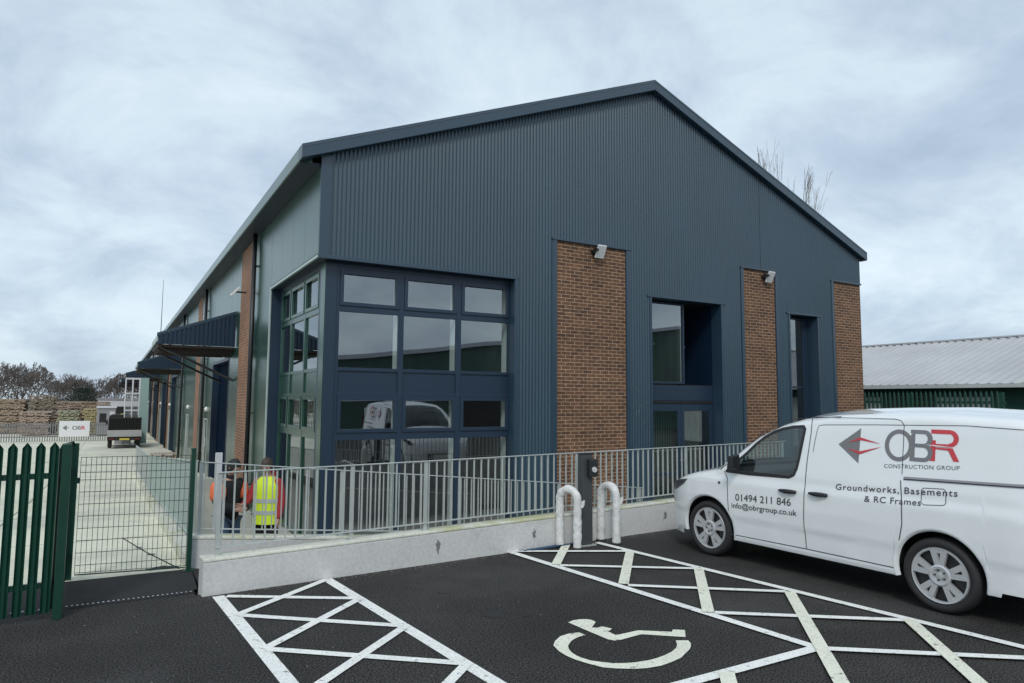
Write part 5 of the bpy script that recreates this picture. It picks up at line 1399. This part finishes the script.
# ================================================================ NEIGHBOURING BUILDINGS
def warehouses():
    # right: pale roofed shed behind a green palisade fence
    root=thing('warehouse','long low warehouse with a pale grey corrugated roof behind a green palisade fence','building',(25,25,-.1))
    xe,xr=25.,31.2; ze,zr=2.58,4.62; y0,y1=-2.,52.
    r=MB(); n=int((y1-y0)/.33)*4; st=(y1-y0)/n
    prof=[0,.045,.045,0]
    for i in range(n):
        a=y0+i*st;b=a+st;pa=prof[i%4];pb=prof[(i+1)%4]
        r.add([(xe-.35,a,ze-.0+pa),(xe-.35,b,ze+pb),(xr,b,zr+pb),(xr,a,zr+pa)],[(0,1,2,3)])
        r.add([(2*xr-xe,a,ze+pa),(2*xr-xe,b,ze+pb),(xr,b,zr+pb),(xr,a,zr+pa)],[(0,1,2,3)])
    r.build('roof','warehouse_roof',root,recalc=False)
    MB().box(xr-.12,xr+.12,y0,y1,zr+.03,zr+.09).build('ridge_cap','warehouse_roof',root)
    MB().box(xe-.46,xe-.34,y0,y1,ze-.10,ze+.03).build('gutter','warehouse_wall',root)
    w=MB(); w.box(xe,xe+.1,y0,y1,-.8,ze-.05); w.box(xe,2*xr-xe,y0,y0+.1,-.8,ze-.05); w.build('wall','warehouse_wall',root)
    w=MB(); w.box(xe-.04,xe-.005,y0,y1,2.18,2.52); w.build('green_band','warehouse_green',root)
    for i,yy in enumerate((6,10.2,13.2,16.8,19.5,24,30)):
        MB().box(xe-.03,xe-.005,yy,yy+(1.2 if i%2 else 2.0),-.1,2.17).build('door','dark_brown' if i%3!=1 else 'warehouse_green',root)
    f=thing('palisade_fence','dark green steel palisade fence in front of the pale roofed warehouse','fence',(23,15,-.1))
    k=0; y=10.4
    while y<23.5 and k<98:
        m=MB(); m.add([(23,y-.045,-.1),(22.98,y-.015,-.1),(22.98,y+.015,-.1),(23,y+.045,-.1),(23,y-.045,2.22),(22.98,y-.015,2.27),(22.98,y+.015,2.27),(23,y+.045,2.22),(23,y,2.36)],[(0,1,5,4),(1,2,6,5),(2,3,7,6),(4,5,8),(5,6,8),(6,7,8)]); m.build('pale','warehouse_green',f,recalc=False); y+=.15; k+=1
    MB().box(23.01,23.06,10.2,25,1.95,2.03).build('upper_rail','warehouse_green',f); MB().box(23.01,23.06,10.2,25,.3,.38).build('lower_rail','warehouse_green',f)
    for yy in (10.3,13,15.7,18.4,21.1,23.8): MB().box(23.0,23.1,yy-.05,yy+.05,-.1,2.3).build('post','warehouse_green',f)
    # behind the camera: green gabled shed (seen only in the window reflections)
    root=thing('warehouse','green clad gabled warehouse with a white verge across the car park','building',(36,-14,0))
    yb=-14.; xl,xc,xr=4.,38.,72.; zl,zc=3.3,7.6
    zz=lambda x:zc-(zc-zl)*abs(x-xc)/(xc-xl)
    m=corr(xl,xr,0,zz,yb,[],pitch=.8,depth=.03,cuts=4); m.build('gable_wall','reflect_green',root,recalc=False)
    m=MB()
    for a,b in ((xl,xc),(xc,xr)): m.hexa([(a,yb-.1,zz(a)-.02),(b,yb-.1,zz(b)-.02),(b,yb+.25,zz(b)-.02),(a,yb+.25,zz(a)-.02),(a,yb-.1,zz(a)+.22),(b,yb-.1,zz(b)+.22),(b,yb+.25,zz(b)+.22),(a,yb+.25,zz(a)+.22)])
    m.build('verge','cabin_white',root)
    m=MB()
    for a,b in ((xl,xc),(xc,xr)): m.hexa([(a,yb-40,zz(a)),(b,yb-40,zz(b)),(b,yb-.1,zz(b)),(a,yb-.1,zz(a)),(a,yb-40,zz(a)+.2),(b,yb-40,zz(b)+.2),(b,yb-.1,zz(b)+.2),(a,yb-.1,zz(a)+.2)])
    m.build('roof','reflect_roof',root)
    m=MB(); m.box(xl,xr,yb+.04,yb+.08,zl*.55,zl*.55+.12); m.build('band','cabin_white',root)
    MB().box(18,24,yb+.04,yb+.1,0,3.0).build('door','dark_brown',root); MB().box(30,33,yb+.04,yb+.1,0,2.6).build('door','truck_black',root)
    # left across the yard: dark pitched shed (seen in the side glazing)
    root=thing('warehouse','brown roofed shed with a pale fascia across the yard on the left','building',(-20,24,-.6))
    m=MB(); m.box(-26,-17,8,38,-1.2,3.0); m.build('wall','reflect_green',root)
    m=MB(); m.prism([(-26.4,2.95),(-16.6,2.95),(-21.5,5.4)],7.6,38.4,1); m.build('roof','reflect_roof',root)
    MB().box(-16.62,-16.5,7.6,38.4,2.8,3.1).build('fascia','cabin_white',root)
warehouses()
